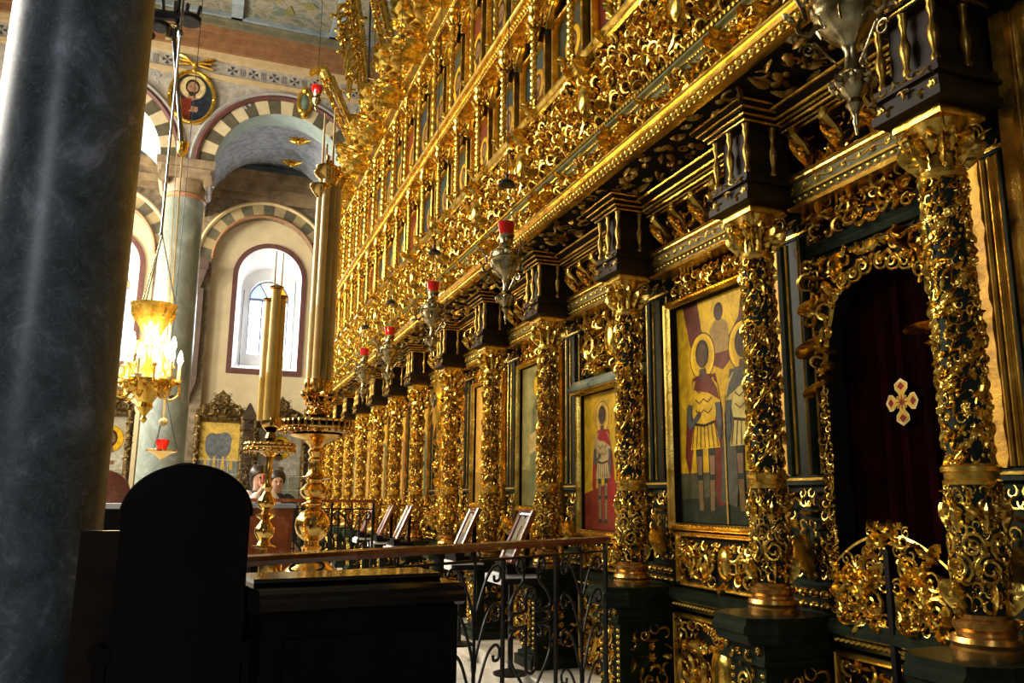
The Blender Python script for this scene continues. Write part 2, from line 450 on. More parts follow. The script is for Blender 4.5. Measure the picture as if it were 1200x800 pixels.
# ---- pedestals
def make_pedestal():
    r = empty('pedestal')
    b = MB(); b.box(-.17, .17, -.20, .34, 0, .07); b.box(-.15, .15, -.18, .34, .07, .10); b.box(-.128, .128, -.155, .34, .10, .50)
    b.build('body', GREEN, r, smooth=False)
    c = MB(); mf = planar(-.156)
    rinceau(c, lambda V: mf(np.stack([V[:, 1] - .0, V[:, 0], V[:, 2]], 1)), .13, .47, 0, .075, 3, .010, 3)
    for z in np.arange(.14, .48, .035):
        for x in (-.108, .108): put(c, 'bead', x, z, .013, 0, mf)
    for sgn in (-1, 1):
        ms = (lambda V, q=sgn: np.stack([np.full(len(V), q * .129) + q * V[:, 2], V[:, 0] + .03, V[:, 1]], 1))
        fill(c, ms, -.13, .13, .13, .48, .065, 5, False)
    c.build('carving', GOLDR, r)
    bd = MB(); bd.box(-.165, .165, -.19, .34, .50, .52); bd.box(-.15, .15, -.175, .34, .52, .585)
    bdo = bd.build('frieze_band', GREEN, r, smooth=False)
    c = MB(); fill(c, planar(-.176), -.14, .14, .525, .58, .05, 8)
    c.build('frieze_carving', GOLDR, bdo)
    l = MB()
    oct_ = lambda e, f: [(-.13 - e, f), (-.19 - e, .0), (-.19 - e, -.13 - e * .5), (-.12, -.24 - e), (.12, -.24 - e), (.19 + e, -.13 - e * .5), (.19 + e, 0), (.13 + e, f)]
    rings = [(-.02, .585), (-.005, .60), (-.005, .625), (.015, .635), (.015, .66), (.0, .675), (0, .70)]
    V, F = [], []
    for e, z in rings: V += [(x, y, z) for x, y in oct_(e, .34)]
    for k in range(len(rings) - 1): F += [(k * 8 + i, k * 8 + (i + 1) % 8, k * 8 + 8 + (i + 1) % 8, k * 8 + 8 + i) for i in range(8)]
    F.append(tuple(range(48, 56))); F.append(tuple(range(8))[::-1])
    l.add(V, F); l.build('ledge', GREEN, r, smooth=False)
    return r
# ---- columns
def make_column(ground, flower):
    r = empty('carved_column')
    b = MB(); b.lathe([(.150, 0), (.150, .022), (.142, .03), (.150, .045), (.142, .062), (.122, .068), (.120, .078), (.132, .09), (.132, .108), (.120, .118), (.108, .122), (.108, .135)], 28)
    b.build('base', mat('brown gilding', (.36, .17, .04), (.62, .33, .07), 8, .24, .85, .1, 30), r)
    s = MB(); s.lathe([(.103, .13), (.108, .30), (.103, .56)], 20); ls = s.build('lower_shaft', ground, r)
    c = MB(); mf = cyl(.105)
    for k in range(6):
        u = 2 * PI * .105 * k / 6
        put(c, 'leafn', u, .135, .045, PI / 2, mf, hs=1.2)
        put(c, 'tight+' if k % 2 else 'tight-', u, .28, .055, PI / 2, mf); put(c, 'tight-' if k % 2 else 'tight+', u + .055, .36, .05, -PI / 2, mf)
        put(c, 'leaf', u, .40, .05, PI / 2, mf); put(c, 'rosette', u + .055, .46, .03, 0, mf)
        put(c, 'leaf', u + .03, .50, .045, -.6, mf)
    fill(c, mf, 0, 2 * PI * .105, .15, .56, .040, 11, False, 1.1); fill(c, mf, 0, 2 * PI * .105, .15, .56, .030, 12, False, 1.0, None, ('leafn', 'scroll', 'bead'), .7)
    c.build('lower_carving', GOLDR, ls)
    g = MB(); g.lathe([(.105, .555), (.118, .56), (.120, .572), (.110, .58), (.112, .60), (.124, .605), (.124, .62), (.108, .632)], 26, flute=26, fd=.02)
    g.build('ring', GOLD, r)
    s = MB(); s.lathe([(.092, .63), (.097, 1.0), (.094, 1.4), (.086, 1.68)], 20); us = s.build('shaft', ground, r)
    c = MB(); R0 = .094; mf = cyl(R0); C = 2 * PI * R0
    for k in range(2):
        n = 70
        pts = [(C * k / 2 + C * 1.9 * i / n, .64 + 1.03 * i / n) for i in range(n + 1)]
        stem(c, pts, .010 if flower else .008, mf)
        for i in range(2, n - 1, 3 if flower else 3):
            u, v = pts[i]; sd = 1 if (i // 3) % 2 else -1
            if flower:
                put(c, 'rosette' if (i // 3) % 3 else 'rosette5', u + .035 * sd, v + .025 * sd, .030, i, mf, hs=1.3)
                put(c, 'leaf', u, v, .034, .6 + (PI if sd > 0 else 0), mf, hs=.8)
            else:
                put(c, 'leafn', u, v, .036, (1.2 if sd > 0 else -1.5), mf, hs=.8)
                put(c, 'scroll+' if sd > 0 else 'scroll-', u + .04 * sd, v + .02, .03, i, mf, hs=1.2)
    fill(c, mf, 0, C, .64, 1.68, .046 if flower else .040, 21 if flower else 22, False, .75, None, ('leafn', 'leaf', 'rosette', 'rosette', 'leafn') if flower else ('leaf', 'leafn', 'scroll', 'leafn'), 1.0, .75)
    fill(c, mf, 0, C, .64, 1.68, .034, 23, False, .8, None, ('leafn', 'comma', 'bead', 'leafn'), 1.0, .75)
    c.build('vine_carving', GOLDR, us)
    g = MB(); g.lathe([(.086, 1.66), (.106, 1.668), (.112, 1.682), (.106, 1.70), (.090, 1.706)], 24); g.build('neck_ring', GOLD, r)
    k_ = MB(); k_.lathe([(.084, 1.70), (.088, 1.80), (.115, 1.86), (.135, 1.885)], 20)
    mf = cyl(.092)
    for k in range(8):
        u = 2 * PI * .092 * k / 8
        put(k_, 'leafn', u, 1.705, .052, PI / 2, mf, hs=1.5); put(k_, 'leaf', u + .036, 1.76, .050, PI / 2, mf, hs=1.4)
    for sx, sy in ((-1, -1), (1, -1), (1, 1), (-1, 1)):
        V, F = LIB['tight+']; V = V * .045
        a = math.atan2(sy, sx)
        P = np.stack([sx * .105 + V[:, 0] * math.cos(a) - V[:, 2] * math.sin(a), sy * .105 + V[:, 0] * math.sin(a) + V[:, 2] * math.cos(a), 1.845 + V[:, 1]], 1)
        k_.add(P, F)
    k_.build('capital', GOLDR, r)
    ab = MB(); ab.box(-.145, .145, -.145, .145, 1.885, 1.91); ab.box(-.13, .13, -.13, .13, 1.91, 1.925); ab.build('abacus', GOLD, r, smooth=False)
    return r
# ---- pilaster behind column
def make_pilaster(var=2):
    r = empty('fluted_pilaster')
    b = MB(); b.box(-.15, .15, 0, .095, 0, 1.92); b.box(-.13, .13, -.02, .02, .62, 1.80); b.box(-.16, .16, -.035, .09, 0, .12); b.box(-.16, .16, -.03, .09, .58, .62); b.box(-.16, .16, -.03, .09, 1.80, 1.92)
    for x in (-.085, .085): b.tube([(x, -.022, .63), (x, -.022, 1.79)], .024, 8)
    b.build('body', GREEN, r, angle=.5)
    g = MB()
    for x in (-.125, -.045, .045, .125): g.tube([(x, -.024, .63), (x, -.024, 1.79)], .009, 6)
    for x in (-.147, .147):
        for i in range(52): g.tube([(x, -.004, .64 + i * .022), (x, -.014, .651 + i * .022), (x, -.004, .662 + i * .022)], [.004, .009, .004], 5)
    g.box(-.163, .163, -.036, .09, .60, .612); g.box(-.163, .163, -.036, .09, 1.81, 1.825)
    g.build('gilt_fillets', GOLD, r, angle=.5)
    c = MB(); mf = planar(-.0)
    fill(c, mf, -.14, .14, .14, .57, .05, 31); put(c, 'leafn', 0, .14, .09, PI / 2, mf)
    for x in (-.11, -.037, .037, .11):
        V, F = dome_vf(.03, .03, .026, 9)
        for z in (.03, .085): c.add(np.stack([V[:, 0] + x, -.035 - V[:, 2], V[:, 1] * .7 + z], 1), F)
    fill(c, planar(-.03), -.14, .14, 1.83, 1.91, .04, 33, True, .6)
    if var < 2:
        R = random.Random(4); q = MB(); xa, xb = ((-.095, -.02), (-.15, -.08))[var]
        L = [(xa + R.uniform(-.006, .006), .625 + 1.17 * i / 30) for i in range(31)]; Rt = [(xb + R.uniform(-.007, .007), .625 + 1.17 * i / 30) for i in range(31)]
        q.strip([(x, -.035, z) for x, z in L], [(x, -.035, z) for x, z in Rt]); q.strip([(x, -.035, z) for x, z in Rt], [(x, 0, z) for x, z in Rt]); q.strip([(x, -.035, z) for x, z in L], [(x, 0, z) for x, z in L])
        q.build('gilt_strip', mat('bright worn gilding', (.22, .10, .008), (.62, .34, .03), 9, .5, .5, .3, 40), r, angle=.5)
        if var == 0:
            q = MB()
            for x in (.0, .03, .065, .10, .13): q.tube([(x, -.03, .63), (x, -.03, 1.79)], .011, 6)
            q.build('gilt_flutes', GOLD, r)
    c.build('carving', GOLDR, r)
    return r
# ---- entablature block over column
def make_block():
    r = empty('entablature_block')
    b = MB(); b.box(-.16, .16, -.16, .34, 0, .035); b.box(-.145, .145, -.145, .34, .035, .09); b.box(-.165, .165, -.165, .34, .09, .105); b.box(-.15, .15, -.15, .34, .105, .14)
    b.box(-.10, .10, -.10, .34, .14, .40)
    b.build('body', mat('dark brown lacquer', (.010, .006, .003), (.03, .017, .006), 9, .5, spec=.12), r, smooth=False)
    t = MB()
    for i, (e, z0, z1) in enumerate(((.15, .40, .42), (.165, .42, .445), (.19, .445, .465), (.215, .465, .495))): t.box(-e, e, -e, .34, z0, z1)
    t.build('cornice_moulding', mat('dark brown lacquer', 0, 0), r, smooth=False)
    mat('dull gilding', (.22, .12, .02), (.55, .34, .06), 9, .35, .85, .2, 50)
    tg = MB()
    for e, z in ((.15, .41), (.167, .432), (.192, .455), (.216, .482)): tg.tube([(-e, .33, z), (-e, -e, z), (e, -e, z), (e, .33, z)], .010, 6)
    tg.build('gilt_edges', GOLD, r)
    for x, y in ((-.125, -.125), (0, -.13), (.125, -.125), (-.125, .03), (.125, .03)):
        q = MB(); q.lathe([(.014, .14), (.018, .16), (.009, .18), (.020, .24), (.021, .27), (.011, .30), (.010, .33), (.018, .36), (.014, .38), (.02, .40)], 10, x, y)
        q.build('baluster', mat('dull gilding', 0, 0), r)
    c = MB(); fill(c, planar(-.15), -.13, .13, .11, .135, .035, 3); fill(c, planar(-.145), -.13, .13, .04, .085, .045, 4)
    c.build('carving', mat('dull gilding', 0, 0), r)
    return r
protos = {}
def place(make, key, X, Y, Z, label, cat, group, *a):
    if key not in protos:
        o = make(*a); protos[key] = o; index_kids(o)
    else:
        o = copy_tree(protos[key])
    o.location = (X, Y, Z); o.rotation_euler = (0, 0, -PI / 2)
    return tag(o, label, cat, group)
WHERE = ['nearest the viewer, right of the curtained doorway', 'between curtained doorway and two saints icon', 'between two saints icon and red cloaked saint',
         'between red cloaked saint and dim green icon', 'between dim green icon and golden brown icon', 'just before the royal door sunburst', 'just past the royal door sunburst']
def where(i):
    return WHERE[i] if i < len(WHERE) else '%s past the royal door sunburst' % ORD[i - 6]
for i, y in enumerate(CY):
    place(make_pedestal, 'ped', 2.5, y, .26, 'green ledged pedestal of the column %s' % where(i), 'pedestal', 'green pedestals under the columns')
    if i == 0: o = place(make_column, 'colA', 2.5, y, .96, 'thick gilded column wound with flowers %s' % where(i), 'column', 'carved gilded columns', SHAFTG, True)
    elif i in (1, 2): o = place(make_column, 'colB', 2.5, y, .96, 'carved column of gold leaves on dark green, %s' % where(i), 'column', 'carved gilded columns', SHAFTG, False)
    else: o = place(make_column, 'colC', 2.5, y, .96, 'carved gilded column %s' % where(i), 'column', 'carved gilded columns', mat('old gold ground', (.06, .03, .006), (.16, .085, .014), 8, .45, .4, spec=.2), False)
    o.scale = (.76, .76, 1)
    place(make_pilaster, 'pil%d' % min(i, 2), 2.74, y, .96, 'fluted pilaster behind the column %s' % where(i), 'pilaster', 'pilasters behind the columns', min(i, 2))
    place(make_block, 'blk', 2.5, y, 2.885, 'dark balustered block over the column %s' % where(i), 'entablature block', 'dark blocks above the columns')

# ---- bays
BAYW = ['above the doorway with the dark curtain', 'of the bay with the two warrior saints', 'of the bay with the red cloaked saint', 'of the bay with the dim green gold icon', 'of the bay with the narrow golden icon', 'of the royal door bay']
def bayw(i): return BAYW[i] if i < len(BAYW) else 'of the %s bay past the royal door' % ORD[i - 6]
def carved_panel(name, X, Y, Z, w, h, label, group, seed, cell=.085, frame=True, mirror=True, oval=True, hs=1.0, cat='carved panel'):
    r = wt(name, X, Y, Z); tag(r, label, cat, group)
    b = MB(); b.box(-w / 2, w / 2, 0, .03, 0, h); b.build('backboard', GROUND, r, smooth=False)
    f = .028 if frame else 0
    if frame:
        g = MB(); frame_mb(g, w, h, [(0, .01), (0, -.02), (.008, -.03), (.016, -.024), (.022, -.03), (.03, -.008), (.03, .002)])
        g.build('frame', GOLD, r, angle=.5)
    c = MB(); mf = planar(0)
    if oval:
        put(c, 'oval', 0, h / 2, min(h * .28, w * .2), 0, mf, hs=.8)
    amp = (h - 2 * f) * .42
    ins = (lambda u, v: not (oval and (u / (h * .24)) ** 2 + ((v - h / 2) / (h * .34)) ** 2 < 1))
    rinceau(c, mf, h * .28, w / 2 - f - .01, h / 2, amp, max(1, round((w / 2 - h * .3) / (h * .62))), cell * .13, seed, True)
    fill(c, mf, -w / 2 + f + .01, w / 2 - f - .01, f + .01, h - f - .01, cell * .8, seed, mirror, hs * 1.2, ins)
    fill(c, mf, -w / 2 + f + .01, w / 2 - f - .01, f + .01, h - f - .01, cell * .55, seed + 3, mirror, hs, ins, ('comma', 'leafn', 'comma', 'bead'), .8)
    c.build('carving', GOLDR, r)
    return r
for i in range(len(CY) - 1):
    y0, y1 = CY[i], CY[i + 1]; yc = (y0 + y1) / 2; w = (y1 - y0)
    if i > 9: pass
    # dado
    carved_panel('dado_panel', 2.70, yc, .27, w - .34, .55, 'low carved dado panel ' + ('under the small gilded gate' if i == 0 else bayw(i)), 'carved dado panels', 40 + i, .085, True)
    m = wt('ledge_moulding', 2.66, yc, .84); tag(m, 'dark green ledge moulding at the foot ' + (bayw(i) if i else 'of the small gilded gate'), 'ledge', 'ledge mouldings')
    q = MB(); q.extrude([(.16, -.0), (.02, 0), (0, .02), (0, .045), (-.035, .06), (-.035, .085), (-.02, .10), (-.02, .12), (.16, .12)], -w / 2 + .195, w / 2 - .195); q.build('moulding', GREEN, m, smooth=False)
    c = MB(); rope(c, -w / 2 + .2, w / 2 - .2, .0, .032, .010, .03); c.build('gilt_rope', GOLD, m)
    # entablature strip + frieze with consoles
    e = wt('entablature_section', 2.62, yc, 2.87); tag(e, 'gilded entablature section with leafy brackets ' + bayw(i), 'entablature', 'entablature sections')
    ww = w - .25
    q = MB(); q.extrude([(.2, 0), (.0, 0), (0, .055), (-.012, .06), (-.012, .12), (.2, .12)], -ww / 2, ww / 2); q.build('architrave', OLIVE, e, smooth=False)
    g = MB(); g.extrude([(.1, .115), (-.015, .115), (-.03, .125), (-.03, .135), (-.045, .145), (.1, .145)], -ww / 2, ww / 2); g.extrude([(.1, -.012), (-.012, -.012), (-.022, 0), (-.012, .012), (.1, .012)], -ww / 2, ww / 2); g.extrude([(.02, .052), (-.012, .052), (-.016, .06), (.02, .064)], -ww / 2, ww / 2)
    eggs(g, -ww / 2, ww / 2, -.002, .035, .011, .045); rinceau(g, planar(-.012), -ww / 2, ww / 2, .09, .022, max(6, int(ww / .08)), .004, 5)
    g.build('gilt_lines', GOLD, e, angle=.5)
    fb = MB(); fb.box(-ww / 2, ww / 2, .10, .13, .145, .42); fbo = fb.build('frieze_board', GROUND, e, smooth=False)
    c = MB(); fill(c, planar(.10), -ww / 2, ww / 2, .16, .40, .075, 60 + i, True, 1.3)
    c.build('frieze_carving', GOLDR, fbo)
    nb = max(3, round(ww / .21))
    for k in range(nb):
        x = -ww / 2 + (k + .5) * ww / nb
        cs = MB()
        pts = [(x, .06, .16), (x, .03, .20), (x, .04, .25), (x, .0, .30), (x, -.05, .345), (x, -.05, .375), (x, -.02, .385)]
        cs.tube(pts, [.014, .026, .022, .03, .032, .026, .01], 7, flat=.8)
        mfk = (lambda V, xx=x: np.stack([V[:, 0] + xx, .02 - V[:, 2] - (V[:, 1] - .2) * .4, V[:, 1]], 1))
        put(cs, 'leafn', 0, .19, .055, PI / 2, mfk, hs=.9); put(cs, 'leaf', 0, .30, .045, -PI / 2, mfk, hs=1)
        cs.build('bracket', GOLDR, e)
    bm = MB(); bm.extrude([(.15, .388), (-.0, .388), (-.15, .485), (.15, .49)], -ww / 2, ww / 2); bm.build('bed_moulding', mat('dark brown lacquer', 0, 0), e, smooth=False)
    bm = MB()
    for a, (yy, zz) in enumerate(((-.005, .392), (-.05, .418), (-.095, .446), (-.145, .476))):
        bm.tube([(-ww / 2, yy, zz), (ww / 2, yy, zz)], .0105, 7)
        if a in (1, 2): rope(bm, -ww / 2, ww / 2, yy + .018, zz - .020, .007, .024)
    bm.build('gilt_edges', GOLD, e, angle=.5)
# ---- continuous cornices
def cornice(name, X, Z, prof, matl, label, y0=1.0, y1=YEND, extra=None, base=None):
    r = wt(name, X, (y0 + y1) / 2, Z); tag(r, label, 'cornice')
    h = (y1 - y0) / 2
    q = MB(); q.extrude(prof, -h, h); q.build('moulding', matl, r, angle=.4)
    if extra:
        g = MB(); extra(g, -h, h); g.build('gilt_rope', GOLD, r)
    return r
def corona_extra(g, a, b):
    eggs(g, a, b, -.004, .028, .020, .05)
    g.extrude([(.02, .052), (-.012, .052), (-.02, .06), (-.012, .068), (.02, .068)], a, b); g.extrude([(.02, .078), (-.022, .078), (-.034, .088), (-.022, .10), (.02, .10)], a, b)
mc = cornice('main_cornice', 2.13, 3.375, [(.05, 0), (.03, 0), (.0, .008), (0, .05), (-.012, .052), (-.012, .075), (-.024, .078), (-.024, .10), (.05, .10)], GOLD, 'long gold egg moulded cornice projecting above all the columns', .2, YEND, corona_extra)
hc = (YEND - .2) / 2
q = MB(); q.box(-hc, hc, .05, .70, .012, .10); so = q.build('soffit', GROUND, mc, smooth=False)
q = MB(); fill(q, lambda V: np.stack([V[:, 0],   .06 + V[:, 1], .012 - V[:, 2]], 1), -hc, hc, .0, .32, .08, 55, False, .7, None, ('leaf', 'scroll', 'leafn', 'bead'), .8); q.build('soffit_carving', mat('dull gilding', 0, 0), so)
def g_extra(g, a, b):
    rope(g, a, b, -.035, .085, .012, .04); rope(g, a, b, -.01, .02, .008, .03)
cornice('green_cornice', 2.52, 4.00, [(.26, 0), (0, 0), (-.01, .012), (-.01, .04), (-.03, .055), (-.03, .11), (.26, .12)], OLIVE, 'olive green band with gold rope between the two carved friezes', 1.0, YEND, g_extra)
def t_extra(g, a, b):
    rope(g, a, b, -.02, .03, .011, .04)
cornice('sill_cornice', 2.56, 4.80, [(.26, 0), (0, 0), (-.02, .02), (-.02, .04), (-.045, .06), (-.045, .08), (.26, .085)], GOLDR, 'thin carved gold sill under the lower row of small icons', 2.0, YEND, t_extra)
def l2_extra(g, a, b):
    eggs(g, a, b, -.01, .03, .022, .055); g.tube([(a, -.05, .085), (b, -.05, .085)], .028, 10)
cornice('middle_cornice', 2.54, 5.98, [(.26, 0), (0, 0), (-.01, .05), (-.03, .055), (-.05, .06), (-.05, .11), (.26, .12)], GOLD, 'bright gold rod cornice between the two rows of small icons', 3.0, YEND, l2_extra)
def l3_extra(g, a, b):
    g.tube([(a, -.09, .11), (b, -.09, .11)], .035, 10); eggs(g, a, b, -.01, .03, .02, .06)
cornice('top_cornice', 2.56, 7.66, [(.26, 0), (0, 0), (-.01, .05), (-.06, .07), (-.09, .08), (-.09, .14), (.26, .15)], mat('dull gilding', 0, 0), 'topmost broad olive gold cornice under the crest', 4.5, YEND, l3_extra)

# ---- carved bands above the cornice: one section per bay
def section(name, X, Z, h, w, seed, cell, hs, board, ovals):
    r = empty(name)
    b = MB(); b.box(-w / 2, w / 2, 0, .03, 0, h); b.build('backboard', board, r, smooth=False)
    c = MB(); mf = planar(0)
    if ovals:
        put(c, 'oval', 0, h * .5, h * .20, 0, mf, hs=1.0, w0=.06); put(c, 'leafn', 0, h * .74, h * .13, PI / 2, mf, hs=1.5)
        for s_ in (1, -1): put(c, 'tight+' if s_ > 0 else 'tight-', s_ * h * .3, h * .32, h * .15, PI / 2, mf, hs=1.3)
        rinceau(c, mf, h * .25, w / 2, h * .35, h * .22, 2, .014, seed, True); rinceau(c, mf, h * .2, w / 2, h * .72, h * .20, 2, .013, seed + 1, True)
    else:
        rinceau(c, mf, 0, w / 2, h * .5, h * .40, 2, .015, seed, True)
    fill(c, mf, -w / 2, w / 2, .01, h - .01, cell * .85, seed, True, hs * 1.2, None, ('comma', 'scroll', 'comma', 'leafn', 'rosette'), .9)
    fill(c, mf, -w / 2, w / 2, .01, h - .01, cell * .60, seed + 5, True, hs * 1.1, None, ('comma', 'leafn', 'comma', 'bead'), .9)
    c.build('carving', GOLDR, r)
    return r
edges = [1.05] + CY[1:] + [YEND]
for i in range(len(edges) - 1):
    y0, y1 = edges[i], edges[i + 1]; w = y1 - y0; yc = (y0 + y1) / 2
    for nm, key, X, Z, h, cell, hs, board, ov, lab, grp in (
        ('cresting_panel', 'cr', 2.52, 3.47, .53, .10, 1.5, OLIVE, False, 'gilded leaf cresting on the main cornice ', 'leaf cresting on the main cornice'),
        ('frieze_panel', 'fr', 2.60, 4.12, .68, .105, 1.35, GROUND, True, 'broad carved frieze with oval boss ', 'broad carved frieze panels')):
        if key not in protos:
            o = section(nm, X, Z, h, 1.36, 71 if ov else 77, cell, hs, board, ov); protos[key] = o; index_kids(o)
        else: o = copy_tree(protos[key])
        o.location = (X, yc, Z); o.rotation_euler = (0, 0, -PI / 2); o.scale = (w / 1.36, 1, 1)
        tag(o, lab + bayw(i).replace('of the', 'over the').replace('above the', 'over the'), 'carved panel', grp)

# ---- icon tiers
TIERPAL = [((.035, .055, .05), DRED, GLDD), ((.05, .05, .03), (.03, .05, .09), GLD), ((.16, .03, .015), DKG, GLD), ((.03, .045, .055), (.10, .06, .03), GLDD)]
def make_tier_icon(w, h, k):
    r = empty('small_icon')
    p = Painter(.12); bg, robe, halo = TIERPAL[k]
    p.rect(-w * .36, w * .36, .06, h - .05, bg); p.rect(-w * .36, w * .36, .06, h * .30, tuple(x * .6 for x in bg))
    bust(p, 0, h * .16, h * .50, robe, bg, halo=halo)
    p.rect(-w * .33, w * .33, h * .80, h * .81, GLDD)
    p.build('painting', r)
    b = MB(); b.box(-w / 2, w / 2, .125, .16, 0, h); b.build('backboard', GROUND, r, smooth=False)
    f = MB(); frame_mb(f, w * .80, h * .80, [(0, .12), (0, .06), (.012, .05), (.03, .055), (.04, .10), (.04, .118)], .03); f.build('frame', GOLD, r, angle=.5)
    # arched header standing proud, leaving a dark hollow behind it
    hd = MB(); n = 14; a0 = w * .36
    arch = [(-a0 * math.cos(PI * i / n), h * .76 + a0 * .62 * math.sin(PI * i / n) * (1 + .12 * math.cos(3 * 2 * PI * i / n))) for i in range(n + 1)]
    top = [(-w / 2 + w * i / n, h) for i in range(n + 1)]
    hd.strip([(x, 0, z) for x, z in arch], [(x, 0, z) for x, z in top]); hd.strip([(x, 0, z) for x, z in arch], [(x, .07, z) for x, z in arch])
    hdo = hd.build('arch_header', GOLDR, r)
    c = MB(); mf = planar(0)
    ins = lambda u, v: v > h * .76 + a0 * .62 * math.sqrt(max(0, 1 - (u / a0) ** 2)) * 1.02
    fill(c, mf, -w / 2 + .07, w / 2 - .07, h * .74, h - .035, .055, 90 + k, True, 1.2, ins)
    stem(c, arch, .014, mf)
    put(c, 'leafn', 0, h * .965, .06, -PI / 2, mf, hs=1.6)
    for s_ in (-1, 1): put(c, 'leafn', s_ * w * .36, h * .03, .05, PI / 2, mf, hs=1.3)
    c.build('header_carving', GOLDR, hdo)
    return r
def make_colonnette(h):
    r = empty('colonnette')
    s = MB(); n = 60; V, F = [], []
    for j in range(n + 1):
        z = .16 + (h - .40) * j / n
        for i in range(10):
            a = 2 * PI * i / 10
            rr = .028 * (1 + .22 * math.cos(2 * (a - j * .55)))
            V.append((rr * math.cos(a), rr * math.sin(a), z))
    for j in range(n):
        for i in range(10): F.append((j * 10 + i, j * 10 + (i + 1) % 10, j * 10 + 10 + (i + 1) % 10, j * 10 + 10 + i))
    s.add(V, F); s.build('shaft', GOLD, r)
    b = MB(); b.lathe([(.01, .0), (.05, .05), (.03, .08), (.045, .11), (.045, .13), (.034, .16)], 12); mf = cyl(.035)
    for k in range(5): put(b, 'leafn', .2 * PI * .035 * 2 * k, .02, .045, PI / 2, mf, hs=1.6)
    b.build('bracket', GOLDR, r)
    c = MB(); c.lathe([(.03, h - .25), (.04, h - .235), (.032, h - .22), (.04, h - .16), (.062, h - .12), (.062, h - .10), (.05, h - .09), (.05, h - .02), (.065, h)], 12)
    mf = cyl(.036)
    for k in range(6): put(c, 'leaf', PI * .036 * 2 * k / 6, h - .22, .034, PI / 2, mf, hs=1.8)
    c.build('capital', GOLDR, r)
    return r
def tier(X, Z, h, y0, pitch, rown):
    n = int((YEND - y0) / pitch)
    for k in range(n):
        y = y0 + (k + .5) * pitch
        v = (k * 7 + (0 if h < 1.3 else 2)) % 4
        place(make_tier_icon, 'ti%d%.2f' % (v, h), X, y, Z, '%s small arched saint icon from the near end of the %s row' % (ORD[k], rown), 'icon', 'small icons of the %s row' % rown, pitch, h, v)
    for k in range(n + 1):
        y = y0 + k * pitch
        place(make_colonnette, 'tc%.2f' % h, X - .085, y, Z, 'slender twisted gold colonnette, %s from the near end of the %s icon row' % (ORD[k], rown), 'colonnette', 'colonnettes of the %s row' % rown, h)
tier(2.66, 4.885, 1.09, 3.15, .82, 'lower')
tier(2.67, 6.10, 1.56, 5.0, .85, 'upper')

# ================================================================== BAY CONTENTS
def big_icon(Y, X, Z, w, h, label, painter, fr=GOLD, fw=.05, dp=.025):
    r = wt('icon', X, Y, Z); tag(r, label, 'icon', 'large icons between the columns')
    p = Painter(dp); painter(p, w - 2 * fw, h - 2 * fw); p.mb.shift(Matrix.Translation((0, 0, fw))); p.build('painting', r)
    b = MB(); b.box(-w / 2 + .01, w / 2 - .01, dp + .003, dp + .015, .01, h - .01); b.build('backboard', GROUND, r, smooth=False)
    b = MB(); frame_mb(b, w, h, [(fw * .9, .0), (fw * .95, dp + .001)]); b.build('reveal', GROUND, r, smooth=False)  # near-black colour gives the reveal its shadow gap beside the painting
    f = MB(); frame_mb(f, w, h, [(0, .05), (0, -.02), (fw * .2, -.035), (fw * .4, -.02), (fw * .55, -.03), (fw * .8, -.005), (fw * .9, .0)]); fo = f.build('frame', fr, r, angle=.5)
    c = MB(); mf = planar(-.018)
    for x in np.arange(-w / 2 + .02, w / 2, .03):
        for z in (fw * .5, h - fw * .5): put(c, 'leaf', x, z, .011, .6, mf)
    c.build('frame_carving', GOLDR, fo)
    return r
def two_saints(p, w, h):
    p.rect(-w / 2, w / 2, 0, h, GLD)
    # red brown cloud with half figure above
    p.poly([(-w * .42, h), (-w * .34, h * .80), (-w * .12, h * .70), (w * .02, h * .66), (w * .16, h * .72), (w * .34, h * .84), (w * .44, h)], (.17, .05, .03))
    p.poly([(-w * .24, h), (-w * .20, h * .86), (-w * .06, h * .80), (w * .06, h * .78), (w * .20, h * .87), (w * .25, h)], (.76, .46, .025))
    p.poly([(-w * .11, h * .74), (w * .10, h * .74), (w * .09, h * .86), (w * .03, h * .89), (-w * .05, h * .89), (-w * .11, h * .85)], (.42, .25, .07))
    p.ell(-w * .005, h * .925, w * .05, h * .042, BRN); p.ell(-w * .005, h * .918, w * .036, h * .032, SKIN)
    p.rect(-w / 2, w / 2, 0, h * .22, (.10, .09, .04)); p.poly([(-w / 2, h * .1), (w / 2, h * .14), (w / 2, 0), (-w / 2, 0)], DKG)
    saint(p, -w * .20, h * .03, h * .82, (.17, .035, .02), (.72, .42, .02), bg=(.72, .42, .02))
    saint(p, w * .24, h * .03, h * .82, (.11, .10, .07), (.62, .48, .14), bg=(.72, .42, .02), facing=-1)
    p.rect(w * .02, w * .035, 0, h * .55, (.5, .3, .05))
def red_saint(p, w, h):
    p.rect(-w / 2, w / 2, 0, h, (.60, .35, .02)); p.poly([(w * .05, h), (w / 2, h), (w / 2, h * .5), (w * .2, h * .62)], (.30, .22, .08))
    p.poly([(-w / 2, 0), (w / 2, 0), (w / 2, h * .3), (w * .1, h * .36), (-w / 2, h * .26)], (.24, .04, .018))
    saint(p, -w * .16, h * .05, h * .88, (.32, .03, .02), (.48, .34, .14), bg=(.6, .36, .06))
    saint(p, w * .26, h * .05, h * .78, (.20, .05, .02), (.32, .20, .06), bg=(.45, .28, .05), facing=-1)
